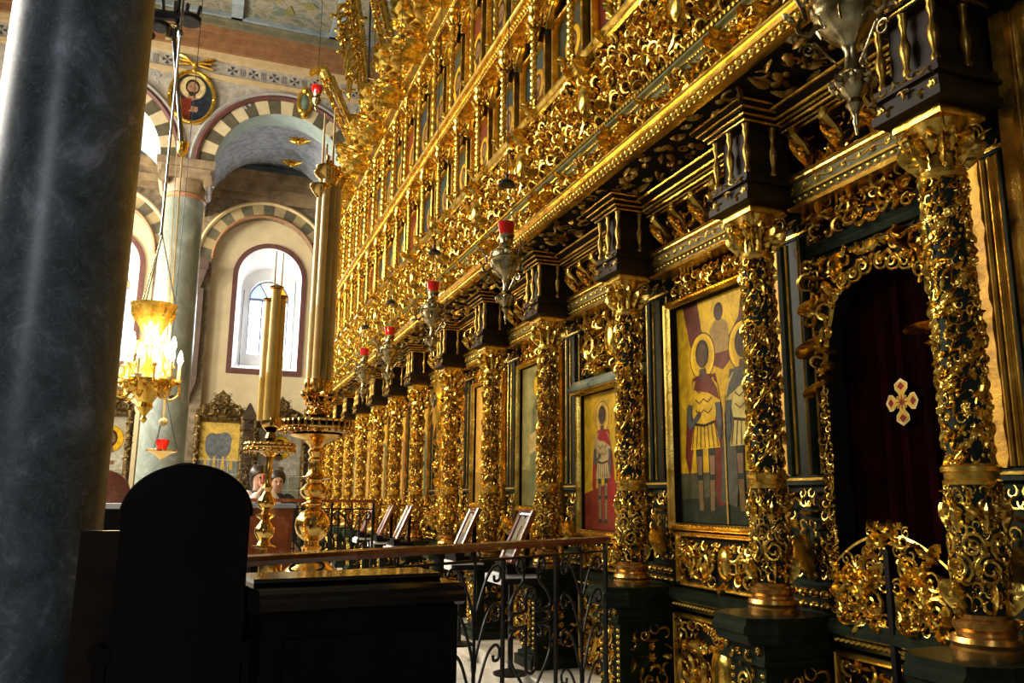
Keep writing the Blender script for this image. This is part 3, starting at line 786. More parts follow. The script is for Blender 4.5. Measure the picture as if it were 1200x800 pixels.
def dim_figure(bg, robe, tint):
    def f(p, w, h):
        p.rect(-w / 2, w / 2, 0, h, bg); p.poly([(-w / 2, 0), (w / 2, 0), (w / 2, h * .2), (-w / 2, h * .26)], tuple(x * .6 for x in bg))
        p.poly([(-w * .30, h * .06), (w * .30, h * .06), (w * .26, h * .5), (w * .22, h * .70), (w * .08, h * .77), (-w * .08, h * .77), (-w * .22, h * .70), (-w * .26, h * .5)], robe)
        p.poly([(-w * .12, h * .06), (w * .12, h * .06), (w * .10, h * .70), (-w * .10, h * .70)], tint)
        for x in (-.2, -.06, .06, .2): p.band([(w * x, h * .08), (w * x * .8, h * .45), (w * x * .9, h * .66)], w * .015, tuple(q * .5 for q in robe))
        p.ell(0, h * .85, w * .20, h * .105, tuple(x * .5 for x in GLD)); p.ell(0, h * .85, w * .185, h * .098, GLD)
        p.ell(0, h * .855, w * .10, h * .07, BRN); p.ell(0, h * .845, w * .08, h * .06, SKIN)
        p.poly([(-w * .30, h * .36), (-w * .04, h * .40), (-w * .04, h * .54), (-w * .30, h * .50)], (.4, .28, .1))
    return f
def bay(i): return (CY[i] + CY[i + 1]) / 2, CY[i + 1] - CY[i]
# bay 1: two warrior saints
yc, w = bay(1)
big_icon(yc + .02, 2.70, 1.29, 1.00, 1.40, 'large gold icon of two standing warrior saints under a red cloud', two_saints, GOLD, .045, .045)
carved_panel('predella_panel', 2.72, yc, .97, w - .37, .31, 'carved gold panel with oval boss under the two warrior saints', 'carved panels under the icons', 201, .08)
carved_panel('overdoor_panel', 2.74, yc, 2.70, w - .37, .17, 'carved gold strip above the icon of two warrior saints', 'carved panels over the icons', 202, .075, False, True, False, 1.3)
# bay 2
yc, w = bay(2)
big_icon(yc + .04, 2.71, 1.20, 1.00, 1.10, 'icon of a red cloaked warrior saint under a pale green ledge', red_saint)
m = wt('icon_hood', 2.70, yc + .04, 2.29); tag(m, 'grey green sloping ledge with gilt edge above the red cloaked saint', 'ledge')
q = MB(); q.extrude([(.08, 0), (-.06, 0), (-.07, .02), (-.02, .075), (.08, .09)], -.53, .53); q.build('ledge', mat('pale green moulding', (.12, .15, .12), (.22, .26, .20), 8, .3), m, smooth=False)
q = MB(); q.extrude([(.0, -.03), (-.05, -.03), (-.065, -.015), (-.05, 0), (0, 0)], -.53, .53); q.build('gilt_edge', GOLD, m, smooth=False)
carved_panel('overdoor_panel', 2.74, yc, 2.39, w - .37, .47, 'carved gold panel above the red cloaked saint', 'carved panels over the icons', 203, .085, False, True, True, 1.3)
carved_panel('predella_panel', 2.72, yc, .97, w - .37, .22, 'carved gold panel under the red cloaked saint', 'carved panels under the icons', 204, .07)
# bay 3, 4
yc, w = bay(3)
big_icon(yc + .03, 2.71, 1.36, 1.00, 1.34, 'tall dim green gold icon of a robed figure behind glass', dim_figure((.24, .21, .07), (.13, .13, .05), (.38, .30, .10)))
carved_panel('overdoor_panel', 2.74, yc, 2.70, w - .37, .17, 'carved gold strip above the dim green gold icon', 'carved panels over the icons', 205, .075, False, True, False, 1.3)
carved_panel('predella_panel', 2.72, yc, .97, w - .37, .37, 'carved gold panel under the dim green gold icon', 'carved panels under the icons', 206, .08)
yc, w = bay(4)
big_icon(yc + .03, 2.71, 1.38, 1.02, 1.32, 'narrow looking golden brown icon nearest the sunburst', dim_figure((.55, .30, .05), (.30, .13, .03), (.60, .34, .06)))
carved_panel('overdoor_panel', 2.74, yc, 2.70, w - .37, .17, 'carved gold strip above the golden brown icon', 'carved panels over the icons', 207, .075, False, True, False, 1.3)
carved_panel('predella_panel', 2.72, yc, .97, w - .37, .39, 'carved gold panel under the golden brown icon', 'carved panels under the icons', 208, .08)
for i in range(6, len(CY) - 1):
    yc, w = bay(i); k = ORD[i - 6]
    big_icon(yc, 2.71, 1.38, w - .36, 1.32, 'tall gilded icon in the %s bay past the royal door' % k, dim_figure((.50, .28, .05), (.26, .10, .03) if i % 2 else (.08, .10, .06), (.55, .32, .06)))
    carved_panel('overdoor_panel', 2.74, yc, 2.70, w - .37, .17, 'carved gold strip above the icon in the %s bay past the royal door' % k, 'carved panels over the icons', 209 + i, .085, False, True, False, 1.3)
    carved_panel('predella_panel', 2.72, yc, .97, w - .37, .39, 'carved gold panel under the icon in the %s bay past the royal door' % k, 'carved panels under the icons', 230 + i, .09)
# ---- bay 0: doorway with curtain
yc, w = bay(0)
d = wt('door_surround', 2.70, yc, .96); tag(d, 'gilded carved surround with cusped arch framing the dark curtained doorway', 'door surround')
hw = .335
def archz(x):
    a = min(1, abs(x) / hw)
    return 1.12 + .44 * (1 - a ** 2.2) ** .5 + .022 * math.cos(8 * PI * a)
n = 30; xs = [-hw + 2 * hw * i / n for i in range(n + 1)]
b = MB(); lo = [(x, 0, archz(x)) for x in xs]; hi = [(x, 0, 1.92) for x in xs]
b.strip(lo, hi); b.strip(lo, [(x, .10, z) for x, _, z in lo])
b.box(-w / 2 + .16, -hw, 0, .1, 0, 1.92); b.box(hw, w / 2 - .16, 0, .1, 0, 1.92)
b.build('board', GROUND, d, angle=.4)
c = MB(); mf = planar(0)
fill(c, mf, -.40, .40, 1.0, 1.66, .085, 301, True, 1.6, lambda u, v: v > archz(u) + .02 or abs(u) > hw)
fill(c, mf, -.40, .40, 1.0, 1.66, .060, 302, True, 1.6, lambda u, v: v > archz(u) + .03 or abs(u) > hw)
stem(c, [(x, archz(x)) for x in xs], .014, mf)
for k in range(5):
    a = .05 + k * .066
    put(c, 'tight+', a, archz(a) - .01, .045, PI / 2 + k, mf, True, 1.4)
for s_ in (-1, 1):
    mj = (lambda V, q=s_: np.stack([V[:, 0] + q * .362, -V[:, 2], V[:, 1]], 1))
    fill(c, mj, -.028, .028, .02, 1.05, .036, 305, False, 1.1, None, ('comma', 'leafn', 'scroll', 'comma')); fill(c, mj, -.028, .028, .02, 1.05, .03, 306, False, 1.0, None, ('comma', 'bead')); stem(c, [(.018 * math.sin(i * .5), .02 + i * .02) for i in range(52)], .007, mj)
c.build('carving', GOLDR, d)
q = MB(); q.extrude([(.06, 1.66), (-.02, 1.66), (-.03, 1.68), (-.015, 1.70), (-.03, 1.72), (.06, 1.72)], -w / 2 + .15, w / 2 - .15); q.build('lintel_moulding', GREEN, d, smooth=False)
c = MB(); fill(c, planar(-.0), -w / 2 + .16, w / 2 - .16, 1.73, 1.91, .07, 306, True, 1.4); fill(c, planar(-.0), -w / 2 + .16, w / 2 - .16, 1.73, 1.91, .045, 307, True, 1.2, None, ('comma', 'leafn', 'scroll', 'bead')); put(c, 'tight+', .12, 1.82, .07, 1, planar(0), True, 1.4); c.build('frieze_carving', GOLDR, d)
cu = wt('curtain', 2.79, yc, .98); tag(cu, 'dark wine red velvet curtain in the doorway with an embroidered gold cross', 'curtain')
q = MB(); n = 44; V = []
for j in range(9):
    for i in range(n + 1): V.append((-.35 + .7 * i / n, .012 * math.sin(i * .95 + .2 * j) + .004 * math.sin(i * 2.3), 1.64 * j / 8))
q.add(V, [(j * (n + 1) + i, j * (n + 1) + i + 1, (j + 1) * (n + 1) + i + 1, (j + 1) * (n + 1) + i) for j in range(8) for i in range(n)])
q.build('velvet', mat('wine red velvet', (.003, .0003, .0003), (.009, .0006, .0005), 5, .9, spec=.01), cu)
x0, z0 = .035 - (2.71 - yc), .90
p = Painter(-.022); yl, wh, rd = (.66, .40, .05), (.82, .62, .28), (.26, .015, .008)
for e, colr in ((1.0, wh), (.86, yl)):
    for k in range(4):
        a = PI / 2 * k; ca, sa = math.cos(a), math.sin(a)
        L = (.102 if k % 2 else .088)
        pts = [(0, .012), (L * .35, .016), (L * .55, .034 * e), (L * .78, .036 * e), (L * e, 0), (L * .78, -.036 * e), (L * .55, -.034 * e), (L * .35, -.016), (0, -.012)]
        p.poly([(x0 + u * ca - v * sa, z0 + u * sa + v * ca) for u, v in pts], colr)
for k in range(4):
    a = PI / 2 * k; ca, sa = math.cos(a), math.sin(a); L = (.102 if k % 2 else .088)
    p.poly([(x0 + u * ca - v * sa, z0 + u * sa + v * ca) for u, v in [(L * .50, 0), (L * .66, .020), (L * .85, 0), (L * .66, -.020)]], rd)
    a += PI / 4; p.band([(x0, z0), (x0 + .035 * math.cos(a), z0 + .035 * math.sin(a))], .008, yl)
for k in range(8): a = PI / 4 * k; p.band([(x0 + .006 * math.cos(a), z0 + .006 * math.sin(a)), (x0 + .03 * math.cos(a), z0 + .03 * math.sin(a))], .004, rd)
p.ell(x0, z0, .012, .012, rd, 10)
p.build('embroidered_cross', cu)
# gilded openwork gate, two leaves
def make_gate(sg, label):
    g = wt('gate_leaf', 2.66, yc - sg * .165, .955); tag(g, label, 'gate', 'openwork gate leaves')
    c = MB(); W = .30
    top = lambda u: .20 + .17 * max(0, math.cos((u * sg + .15) * PI / .66)) ** .8
    for m_ in (0,):
        mf = lambda V: np.stack([V[:, 0], .0 - V[:, 2], V[:, 1]], 1)
        R = random.Random(5)
        stem(c, [(-sg * .145 + sg * .29 * i / 16, top(-sg * .145 + sg * .29 * i / 16)) for i in range(17)], .010, mf)
        for u, v, s, h_ in ((-.07, .09, .07, 1), (.07, .09, .07, -1), (-.07 * sg, .24, .06, 1), (.05 * sg, .20, .055, -1), (-.11 * sg, .31, .04, 1), (0, .17, .05, 1), (0, .02, .05, -1), (.12, .03, .04, 1), (-.12, .03, .04, -1), (.11 * sg, .17, .04, -1), (-.13 * sg, .17, .04, 1)):
            put(c, 'tight+' if h_ > 0 else 'tight-', u, v, s, R.uniform(0, 6), mf, hs=1.0)
        for k in range(46):
            u, v = R.uniform(-.14, .14), R.uniform(0, .36)
            if v < top(u): put(c, R.choice(('leaf', 'leafn', 'leaf', 'scroll+')), u, v, R.uniform(.03, .045), R.uniform(0, 6.3), mf, hs=1.2)
        put(c, 'oval', 0, .15, .05, 0, mf, hs=1.0)
        # finial figure on the tall inner corner
        put(c, 'leafn', -sg * .11, .36, .035, 1.9, mf); put(c, 'rosette', -sg * .105, .41, .022, 0, mf); put(c, 'scroll+', -sg * .07, .385, .025, 1, mf)
    c.build('openwork', GOLDR, g)
    q = MB(); q.box(-.145, .145, -.012, .012, -.012, .008); q.box(-.15, -.14, -.012, .012, -.01, .2); q.box(.14, .15, -.012, .012, -.01, .2); q.build('rail', GOLD, g, smooth=False)
make_gate(1, 'right leaf of the small gilded openwork gate below the curtain, beside the flower column')
make_gate(-1, 'left leaf of the small gilded openwork gate below the curtain, beside the two saints bay')
pst = wt('gate_gap_strip', 2.65, yc, .27); tag(pst, 'thin dark strip filling the gap between the two gilded gate leaves', 'post')  # dark strip stands in for the dark gap between the leaves
q = MB(); q.box(-.012, .012, -.015, .012, 0, .98); q.box(-.017, .017, -.02, .014, .98, 1.0); q.build('post', DARKWOOD, pst, smooth=False)
# fluted gilt reveal on the near side of the first column
fr = wt('fluted_reveal', 2.70, 1.50, .96); tag(fr, 'tall gold and black fluted wall panel beside the flower wound column', 'wall panel')
b = MB(); b.box(-.52, .45, 0, .13, 0, 2.4); b.build('backboard', GROUND, fr, smooth=False)
q = MB()
for k, x in enumerate(np.arange(-.48, .45, .085)):
    q.box(x - .028, x + .028, -.05 + .012 * (k % 3), .02, .58, 2.3); q.tube([(x + .035, -.02, .58), (x + .035, -.02, 2.3)], .009, 6); q.tube([(x - .035, -.02, .58), (x - .035, -.02, 2.3)], .009, 6)
q.build('flutes', mat('worn gilding', (.10, .055, .012), (.80, .45, .06), 6, .3, .75, .25, 60, stops=(.40, .60)), fr, smooth=False)
q = MB(); q.box(-.53, .46, -.07, .03, .54, .60); q.box(-.53, .46, -.09, .03, 0, .06); q.box(-.53, .46, -.06, .03, 2.3, 2.4); q.build('band', GREEN, fr, smooth=False)
c = MB(); fill(c, planar(0), -.44, .44, .07, .53, .09, 309, True, 1.2); c.build('carving', GOLDR, fr)
# ---- royal door: dark opening, drawn gold curtain, sunburst
yc, w = bay(5)
rd_ = wt('royal_door', 2.72, yc, .97); tag(rd_, 'royal door frame of gold with a black opening below the sunburst', 'door')
b = MB(); b.box(-w / 2 + .2, -.42, 0, .1, 0, 1.9); b.box(.42, w / 2 - .2, 0, .1, 0, 1.9); b.box(-.42, .42, 0, .1, 1.55, 1.9); b.build('frame', GOLDR, rd_, smooth=False)
b = MB(); b.box(-.42, .42, .09, .11, 0, 1.55); b.build('opening', BLACK, rd_, smooth=False)  # black panel stands in for the unlit depth of the doorway
c = MB(); fill(c, planar(0), -w / 2 + .2, w / 2 - .2, 1.56, 1.9, .09, 320, True, 1.3)
for s_ in (-1, 1): fill(c, (lambda V, q=s_: np.stack([V[:, 0] + q * .49, -V[:, 2], V[:, 1]], 1)), -.06, .06, .02, 1.55, .08, 321, False, 1.2)
c.build('carving', GOLDR, rd_)
q = MB(); n = 24; V = []
for j in range(13):
    t = j / 12; wd = .42 - .30 * math.sin(PI * min(1, t * 1.1) * .5)
    for i in range(n + 1): V.append((-.42 + wd * i / n, .02 + .02 * math.sin(i * 1.3), 1.5 * (1 - t)))
q.add(V, [(j * (n + 1) + i, j * (n + 1) + i + 1, (j + 1) * (n + 1) + i + 1, (j + 1) * (n + 1) + i) for j in range(12) for i in range(n)])
q.build('drape', mat('gold brocade', (.42, .22, .03), (.75, .45, .08), 14, .5, .3, .3, 40), rd_)
sb = wt('sunburst', 2.56, 9.42, 2.62); tag(sb, 'gilded sunburst of long rays over the royal door', 'sunburst')
q = MB()
for k in range(28):
    a = 2 * PI * k / 28; L = (.40 if k % 2 == 0 else .28) * (1.15 if abs(math.sin(a)) > .8 else .9)
    ca, sa = math.cos(a), math.sin(a)
    V = [(ca * .06 - sa * .018, 0, sa * .06 + ca * .018), (ca * .06 + sa * .018, 0, sa * .06 - ca * .018), (ca * L, -.01, sa * L), (ca * .08, -.035, sa * .08), (ca * .06, .02, sa * .06)]
    q.add(V, [(0, 3, 2), (3, 1, 2), (0, 2, 4), (1, 4, 2), (0, 4, 1, 3)])
q.build('rays', mat('bright leaf gilding', (.85, .50, .06), (1.0, .68, .14), 6, .25, .85), sb, smooth=False)
q = MB(); V, F = rosette_vf(.10, 8, .6); q.add(np.stack([V[:, 0], -V[:, 2] - .02, V[:, 1]], 1), F); q.build('boss', SILVER, sb)
for s_, nm in ((-1, 0), (1, 1)): pass
q = MB(); q.tube([(0, .02, 0), (0, .15, 0)], .03, 8); q.build('bracket', IRON, sb)

# ---- crest on top of the screen
def crest_section(h, w, seed):
    r = empty('crest_section'); c = MB(); R = random.Random(seed)
    mf = planar(0)
    top = lambda u: h * (.50 + .45 * math.cos(u * PI / w) ** 2)
    for u, v, s in ((.0, h * .30, h * .20), (.24 * w, h * .22, h * .17), (.40 * w, h * .14, h * .13), (.10 * w, h * .55, h * .15), (.28 * w, h * .48, h * .12)):
        put(c, 'tight+', u, v, s, R.uniform(0, 6), mf, True, 1.4)
    for k in range(90):
        u, v = R.uniform(0, w / 2 - .06), R.uniform(0, h)
        if v < top(u): put(c, R.choice(('leaf', 'leafn', 'scroll+', 'leaf', 'scroll-')), u, v, R.uniform(.06, .11) * h, R.uniform(0, 6.3), mf, True, 1.7, R.uniform(0, .1))
    put(c, 'oval', 0, h * .45, h * .16, 0, mf, hs=1.2, w0=.05); put(c, 'leafn', 0, h * .80, h * .12, PI / 2, mf, hs=1.6)
    stem(c, [(u, top(u) * .97) for u in np.linspace(0, w / 2, 16)], .02, mf, True)
    c.build('openwork', GOLDR, r)
    b = MB(); b.box(-w / 2, w / 2, .01, .05, -.02, h * .42); b.build('backing', mat('old gold ground', 0, 0), r, smooth=False)
    for s_ in (-.25, .25):
        q = MB(); q.lathe([(.05, 0), (.07, .04), (.04, .1), (.07, .22), (.05, .3), (.03, .34), (.05, .38), (.01, .44)], 10, s_ * w, -.08); q.build('finial', GOLD, r)
    return r
for k in range(9):
    y = 7.4 + k * 1.45
    if 'cs' not in protos: protos['cs'] = crest_section(1.45, 1.36, 9); index_kids(protos['cs']); o = protos['cs']
    else: o = copy_tree(protos['cs'])
    o.location = (2.60, y, 7.80); o.rotation_euler = (0, 0, -PI / 2)
    tag(o, '%s gilded openwork crest section from the near end along the top cornice' % ORD[k], 'crest', 'crest sections on the top cornice')
def dragon(name, P0, P1, rad, label, wing):
    r = empty(name, P0); tag(r, label, 'crest ornament', 'leaning crest arms')
    D = Vector(P1) - Vector(P0); L = D.length
    sd = D.normalized().cross(Vector((0, 1, 0))).normalized()
    a = MB(); n = 30
    for s_ in (-.5, .5):
        pts = [tuple(D * (i / n) + sd * (rad * s_ * 1.5) + Vector((0, 0, 0))) for i in range(n + 1)]
        a.tube(pts, rad * .42, 8)
    a.build('arm', GOLD, r)
    c = MB(); R = random.Random(len(label))
    dn = D.normalized()
    for i in range(int(L / .05)):
        for s_ in (-1, 0, 1):
            q = dn * (i * .05) + sd * rad * s_ * 1.35
            c.ball((q.x, q.y - rad * (.6 if s_ == 0 else .1), q.z), rad * .26, 6, 4)
    for k in range(int(L * 26)):
        t = R.random(); V, F = LIB[R.choice(('leaf', 'leafn', 'scroll+'))]
        M = Matrix.Translation(D * t + sd * R.uniform(-1, 1) * rad * 1.3 + Vector((0, R.uniform(-1, 1) * rad, 0))) @ Matrix.Rotation(R.uniform(0, 6.3), 4, 'X') @ Matrix.Rotation(R.uniform(0, 6.3), 4, 'Z') @ Matrix.Scale(rad * .5, 4)
        M = np.array(M); c.add(V @ M[:3, :3].T + M[:3, 3], F)
    c.build('carving', GOLDR, r)
    h = MB(); e = D
    h.tube([tuple(e * .94), tuple(e * 1.0 + Vector((-.03, 0, .06))), tuple(e + Vector((-.15, -.02, .10))), tuple(e + Vector((-.28, -.02, .03))), tuple(e + Vector((-.33, -.02, -.08)))], [rad * 1.1, rad * 1.2, rad * 1.0, rad * .7, rad * .3], 8)
    for k in range(4): h.tube([tuple(e + Vector((-.05 - .05 * k, 0, .10))), tuple(e + Vector((.02 - .05 * k, 0, .24)))], [rad * .4, rad * .1], 5)
    h.build('dragon_head', GOLD, r)
    if wing:
        g = MB()
        for k in range(9):
            b0 = D * (.86 - .055 * k); b1 = b0 + Vector((-.34 + .015 * k, -.05, -.42 - .05 * k))
            g.tube([tuple(b0), tuple((b0 + b1) / 2 + Vector((-.10, 0, .06))), tuple(b1)], [.05, .055, .015], 6)
        for k in range(34):
            V, F = LIB['leaf']; kk = R.randrange(9); tt = R.random(); q = D * (.86 - .055 * kk) + Vector((-.34 + .015 * kk, -.05, -.42 - .05 * kk)) * tt + Vector((-.10, 0, .06)) * (1 - abs(2 * tt - 1)) + Vector((0, -.05, 0))
            M = np.array(Matrix.Translation(q) @ Matrix.Rotation(R.uniform(0, 6), 4, 'Y') @ Matrix.Scale(.07, 4)); g.add(V @ M[:3, :3].T + M[:3, 3], F)
        g.build('wing', GOLDR, r)
    return r
dragon('crest_dragon', (2.46, 16, 8.6), (1.78, 16, 10.05), .10, 'short gilded dragon arm leaning out from the far end of the crest', False)
dragon('crest_dragon', (2.56, 15, 8.6), (2.04, 15, 11.6), .10, 'tall gilded dragon arm with fringed wing leaning out of the crest', True)
dragon('crest_dragon', (2.62, 13, 8.6), (2.12, 13, 10.6), .10, 'gilded dragon arm nearest the viewer leaning out of the crest', False)
cb = wt('crest_crossbar', 2.45, 14.1, 9.2); tag(cb, 'dark thin stay rods between the leaning dragon arms of the crest', 'stay rod')
q = MB(); q.tube([(-.7, -.0, .2), (.55, -.25, 2.1)], .02, 6); q.build('rod', IRON, cb)
q = MB(); q.tube([(-.45, .02, -.1), (.75, -.1, 2.2)], .014, 6); q.build('bright_rod', SILVER, cb)

# ---- hanging vigil lamps
def make_lamp():
    r = empty('hanging_lamp')
    b = MB(); b.lathe([(.004, 0), (.007, .03), (.012, .045), (.008, .06), (.016, .085), (.030, .105), (.022, .125), (.040, .145), (.058, .185), (.060, .20), (.050, .215), (.030, .225), (.024, .245), (.020, .29), (.026, .31), (.034, .325), (.060, .345), (.095, .385), (.112, .43), (.118, .455), (.124, .46), (.118, .47), (.112, .475), (.108, .50), (.112, .515), (.104, .525), (.075, .535), (.050, .56), (.046, .60), (.052, .625), (.058, .64), (.056, .645), (.03, .64), (.03, .60)], 32)
    mf = cyl(.058)
    for k in range(8): put(b, 'leaf', 2 * PI * .058 * k / 8, .15, .026, PI / 2, mf, hs=.8)
    for k in range(10): put(b, 'leafn', 2 * PI * .105 * k / 10, .37, .032, PI / 2, cyl(.088), hs=.5)
    mf = cyl(.110)
    for k in range(14): put(b, 'rosette', 2 * PI * .11 * k / 14, .495, .016, 0, mf, hs=.8)
    bo = b.build('body', SILVER, r)
    g = MB(); g.lathe([(.036, .63), (.050, .66), (.058, .70), (.066, .735), (.063, .737), (.054, .70), (.046, .66), (.02, .645)], 24); g.build('red_glass', REDGLASS, bo)
    for k in range(3):
        a = 2 * PI * k / 3 + .5; ca, sa = math.cos(a), math.sin(a)
        am = MB()
        rz = [(.10, .40), (.13, .365), (.155, .37), (.165, .40), (.15, .43), (.135, .42), (.14, .46), (.155, .50), (.175, .53), (.165, .555), (.150, .545)]
        am.tube([(x * ca, x * sa, z) for x, z in rz], [.010, .010, .009, .009, .008, .007, .009, .009, .009, .007, .004], 6)
        for (x, z, s, t) in ((.155, .37, .028, -.4), (.17, .42, .026, .6), (.15, .47, .022, 2.4), (.178, .53, .024, .4)):
            V, F = LIB['leaf']; V = V * s
            am.add(np.stack([(x + V[:, 0] * math.cos(t) - V[:, 1] * math.sin(t)) * ca - V[:, 2] * sa, (x + V[:, 0] * math.cos(t) - V[:, 1] * math.sin(t)) * sa + V[:, 2] * ca, z + V[:, 0] * math.sin(t) + V[:, 1] * math.cos(t)], 1), F)
        V, F = LIB['tight+']; V = V * .028
        am.add(np.stack([(.135 + V[:, 0]) * ca - V[:, 2] * sa, (.135 + V[:, 0]) * sa + V[:, 2] * ca, .31 + V[:, 1]], 1), F)
        am.tube([(.115 * ca, .115 * sa, .34), (.07 * ca, .07 * sa, .28), (.035 * ca, .035 * sa, .24)], .004, 5)
        am.build('arm', SILVER, r)
        ch = MB(); n = 40
        for i in range(n):
            t0 = i / n; x = .165 * (1 - t0) + .01 * t0; z = .56 + .52 * t0
            o = .004 if i % 2 else 0
            ch.tube([(x * ca, x * sa, z), ((x - .001) * ca - o * sa, (x - .001) * sa + o * ca, z + .0065), ((x - .003) * ca, (x - .003) * sa, z + .013)], .0028, 4)
        ch.build('chain', SILVER, r)
    sb_ = MB(); sb_.lathe([(.062, 1.02), (.060, 1.03), (.045, 1.055), (.012, 1.07), (.010, 1.09), (.016, 1.10), (.004, 1.115)], 20); sb_.build('smoke_bell', IRON, r)
    cd = MB(); cd.tube([(0, 0, 1.10), (0, 0, 1.5), (0, 0, 13.0 - 2.6)], .0035, 5); cd.build('cord', IRON, r)
    return r
LY = [(1.93, 2.62, 'nearest large silver lamp hanging before the curtained doorway'), (5.25, 2.66, 'silver lamp with red cup hanging before the dim green gold icon'), (7.25, 2.72, 'third silver lamp along, red cup, hanging before the golden brown icon'),
      (9.16, 2.66, 'silver lamp with red cup hanging nearest the sunburst'), (10.75, 2.68, 'farthest red cupped silver lamp past the sunburst')]
for k, (y, z, lab) in enumerate(LY):
    if k == 0: o = make_lamp(); protos['lamp'] = o; index_kids(o)
    else: o = copy_tree(protos['lamp'])
    o.location = (1.9, y, z); o.rotation_euler = (0, 0, .3 * k)
    tag(o, lab, 'lamp', 'hanging vigil lamps')

# ---- framed pictures on sloping rests, with white cloths
def make_framed():
    r = empty('framed_picture')
    M = Matrix.Translation((0, -.02, 0)) @ Matrix.Rotation(-.42, 4, 'X')
    f = MB(); frame_mb(f, .34, .40, [(0, .02), (0, -.012), (.012, -.018), (.028, -.010), (.042, -.012), (.05, .002)]); f.shift(M); f.build('frame', REDWOOD, r, smooth=False)
    b = MB(); b.box(-.168, .168, .004, .022, .002, .398); b.shift(M); bk = b.build('backing', DARKWOOD, r, smooth=False)
    p = Painter(.003); p.rect(-.12, .12, .05, .35, (.50, .50, .46)); p.rect(-.11, .11, .06, .34, (.34, .30, .20))
    bust(p, 0, .07, .24, (.16, .14, .14), PALE, halo=(.6, .5, .25)); p.mb.shift(M); p.build('picture', bk)
    l = MB(); l.box(-.17, .17, -.06, .02, -.03, 0); l.box(-.02, .02, .12, .15, -.03, .34); l.build('rest', DARKWOOD, r, smooth=False)
    return r
FR = [(5.68, 'brown framed picture on a slope, nearest the near railing'), (6.92, 'framed picture on a slope, second from the near railing'), (9.30, 'framed picture on a slope in front of the royal door'), (10.25, 'framed picture on a slope just past the royal door'), (11.40, 'farthest framed picture on a slope past the royal door')]
for k, (y, lab) in enumerate(FR):
    if k == 0: o = make_framed(); protos['fp'] = o; index_kids(o)
    else: o = copy_tree(protos['fp'])
    o.location = (2.10, y, 1.02); o.rotation_euler = (0, 0, -PI / 2 - .10)
    tag(o, lab, 'framed picture', 'framed pictures before the screen')
    sd = wt('stand', 2.12, y, .26) if k == 0 else copy_tree(protos['sd'])
    if k == 0:
        q = MB(); q.box(-.16, .16, -.10, .14, .62, .66); q.box(-.015, .015, -.015, .015, .03, .62); q.lathe([(.12, 0), (.12, .015), (.02, .04)], 20); q.build('pedestal', IRON, sd, smooth=False)
        q = MB(); q.box(-.18, .18, -.13, .15, .662, .675); q.box(-.185, .185, -.135, -.13, .62, .675); q.box(-.14, .14, -.11, .13, .675, .69); q.build('cloth', mat('white cloth', (.62, .64, .66), (.78, .78, .78), 6, .8), sd, smooth=False)
        b = MB(); b.box(-.165, .165, -.09, .13, .69, .73); b.build('book_rest', DARKWOOD, sd, smooth=False)
        protos['sd'] = sd; index_kids(sd)
    sd.location = (2.12, y, .26)
    tag(sd, 'cloth covered stand under the ' + lab.replace('brown framed', 'framed'), 'stand', 'cloth covered stands before the screen')

# ================================================================== ROOM
XL, YB = -8.0, 24.0
fm, nt, bs = principled('pale floor marble')
tc = nt.nodes.new('ShaderNodeTexCoord'); br = nt.nodes.new('ShaderNodeTexBrick'); br.offset = 0
br.inputs['Scale'].default_value = 1.6; br.inputs['Brick Width'].default_value = 1; br.inputs['Row Height'].default_value = 1; br.inputs['Mortar Size'].default_value = .008
br.inputs['Color1'].default_value = (.55, .56, .58, 1); br.inputs['Color2'].default_value = (.45, .46, .47, 1); br.inputs['Mortar'].default_value = (.2, .2, .2, 1)
nt.links.new(tc.outputs['Object'], br.inputs['Vector']); nt.links.new(br.outputs['Color'], bs.inputs['Base Color']); bs.inputs['Roughness'].default_value = .25
q = MB(); q.box(XL, 7, -6, 27, -.1, 0); struct(q.build('floor', fm, smooth=False))
# ceiling with painted coffers
cm, nt, bs = principled('painted ceiling')
n1 = noise(nt, 1.6, 6, .6, 2.5); r1 = ramp(nt, n1.outputs['Fac'], [(.36, (.07, .085, .075)), (.47, (.17, .15, .10)), (.53, (.24, .21, .15)), (.60, (.10, .12, .10))])
nt.links.new(r1.outputs['Color'], bs.inputs['Base Color']); bs.inputs['Roughness'].default_value = .7
q = MB(); q.box(XL, 7, -6, 20.5, 13.0, 13.1); struct(q.build('ceiling', cm, smooth=False))
BLUEGREY = mat('blue grey paint', (.16, .20, .22), (.26, .31, .33), 5, .6)
bt = MB()
for x in np.arange(-7.1, 6.9, 2.35): bt.box(x - .13, x + .13, -6, 20, 12.9, 13.01)
for y in np.arange(19.45, -6, -2.35): bt.box(XL, 7, y - .16, y + .16, 12.9, 13.01)
struct(bt.build('trim_2', BLUEGREY, smooth=False))
dm = MB()
for x in np.arange(-7.1, 4, 2.35):
    for y in np.arange(18.3, 8, -2.35):
        cx = x + 1.175
        for a in range(4):
            t = a * PI / 2
            dm.add([(cx + .12 * math.cos(t), y + .12 * math.sin(t), 12.985), (cx + .5 * math.cos(t) - .14 * math.sin(t), y + .5 * math.sin(t) + .14 * math.cos(t), 12.985), (cx + .62 * math.cos(t), y + .62 * math.sin(t), 12.985), (cx + .5 * math.cos(t) + .14 * math.sin(t), y + .5 * math.sin(t) - .14 * math.cos(t), 12.985)], [(0, 1, 2, 3)])
struct(dm.build('trim_3', mat('olive ceiling ornament', (.10, .10, .03), (.20, .18, .05), 8, .6), smooth=False))
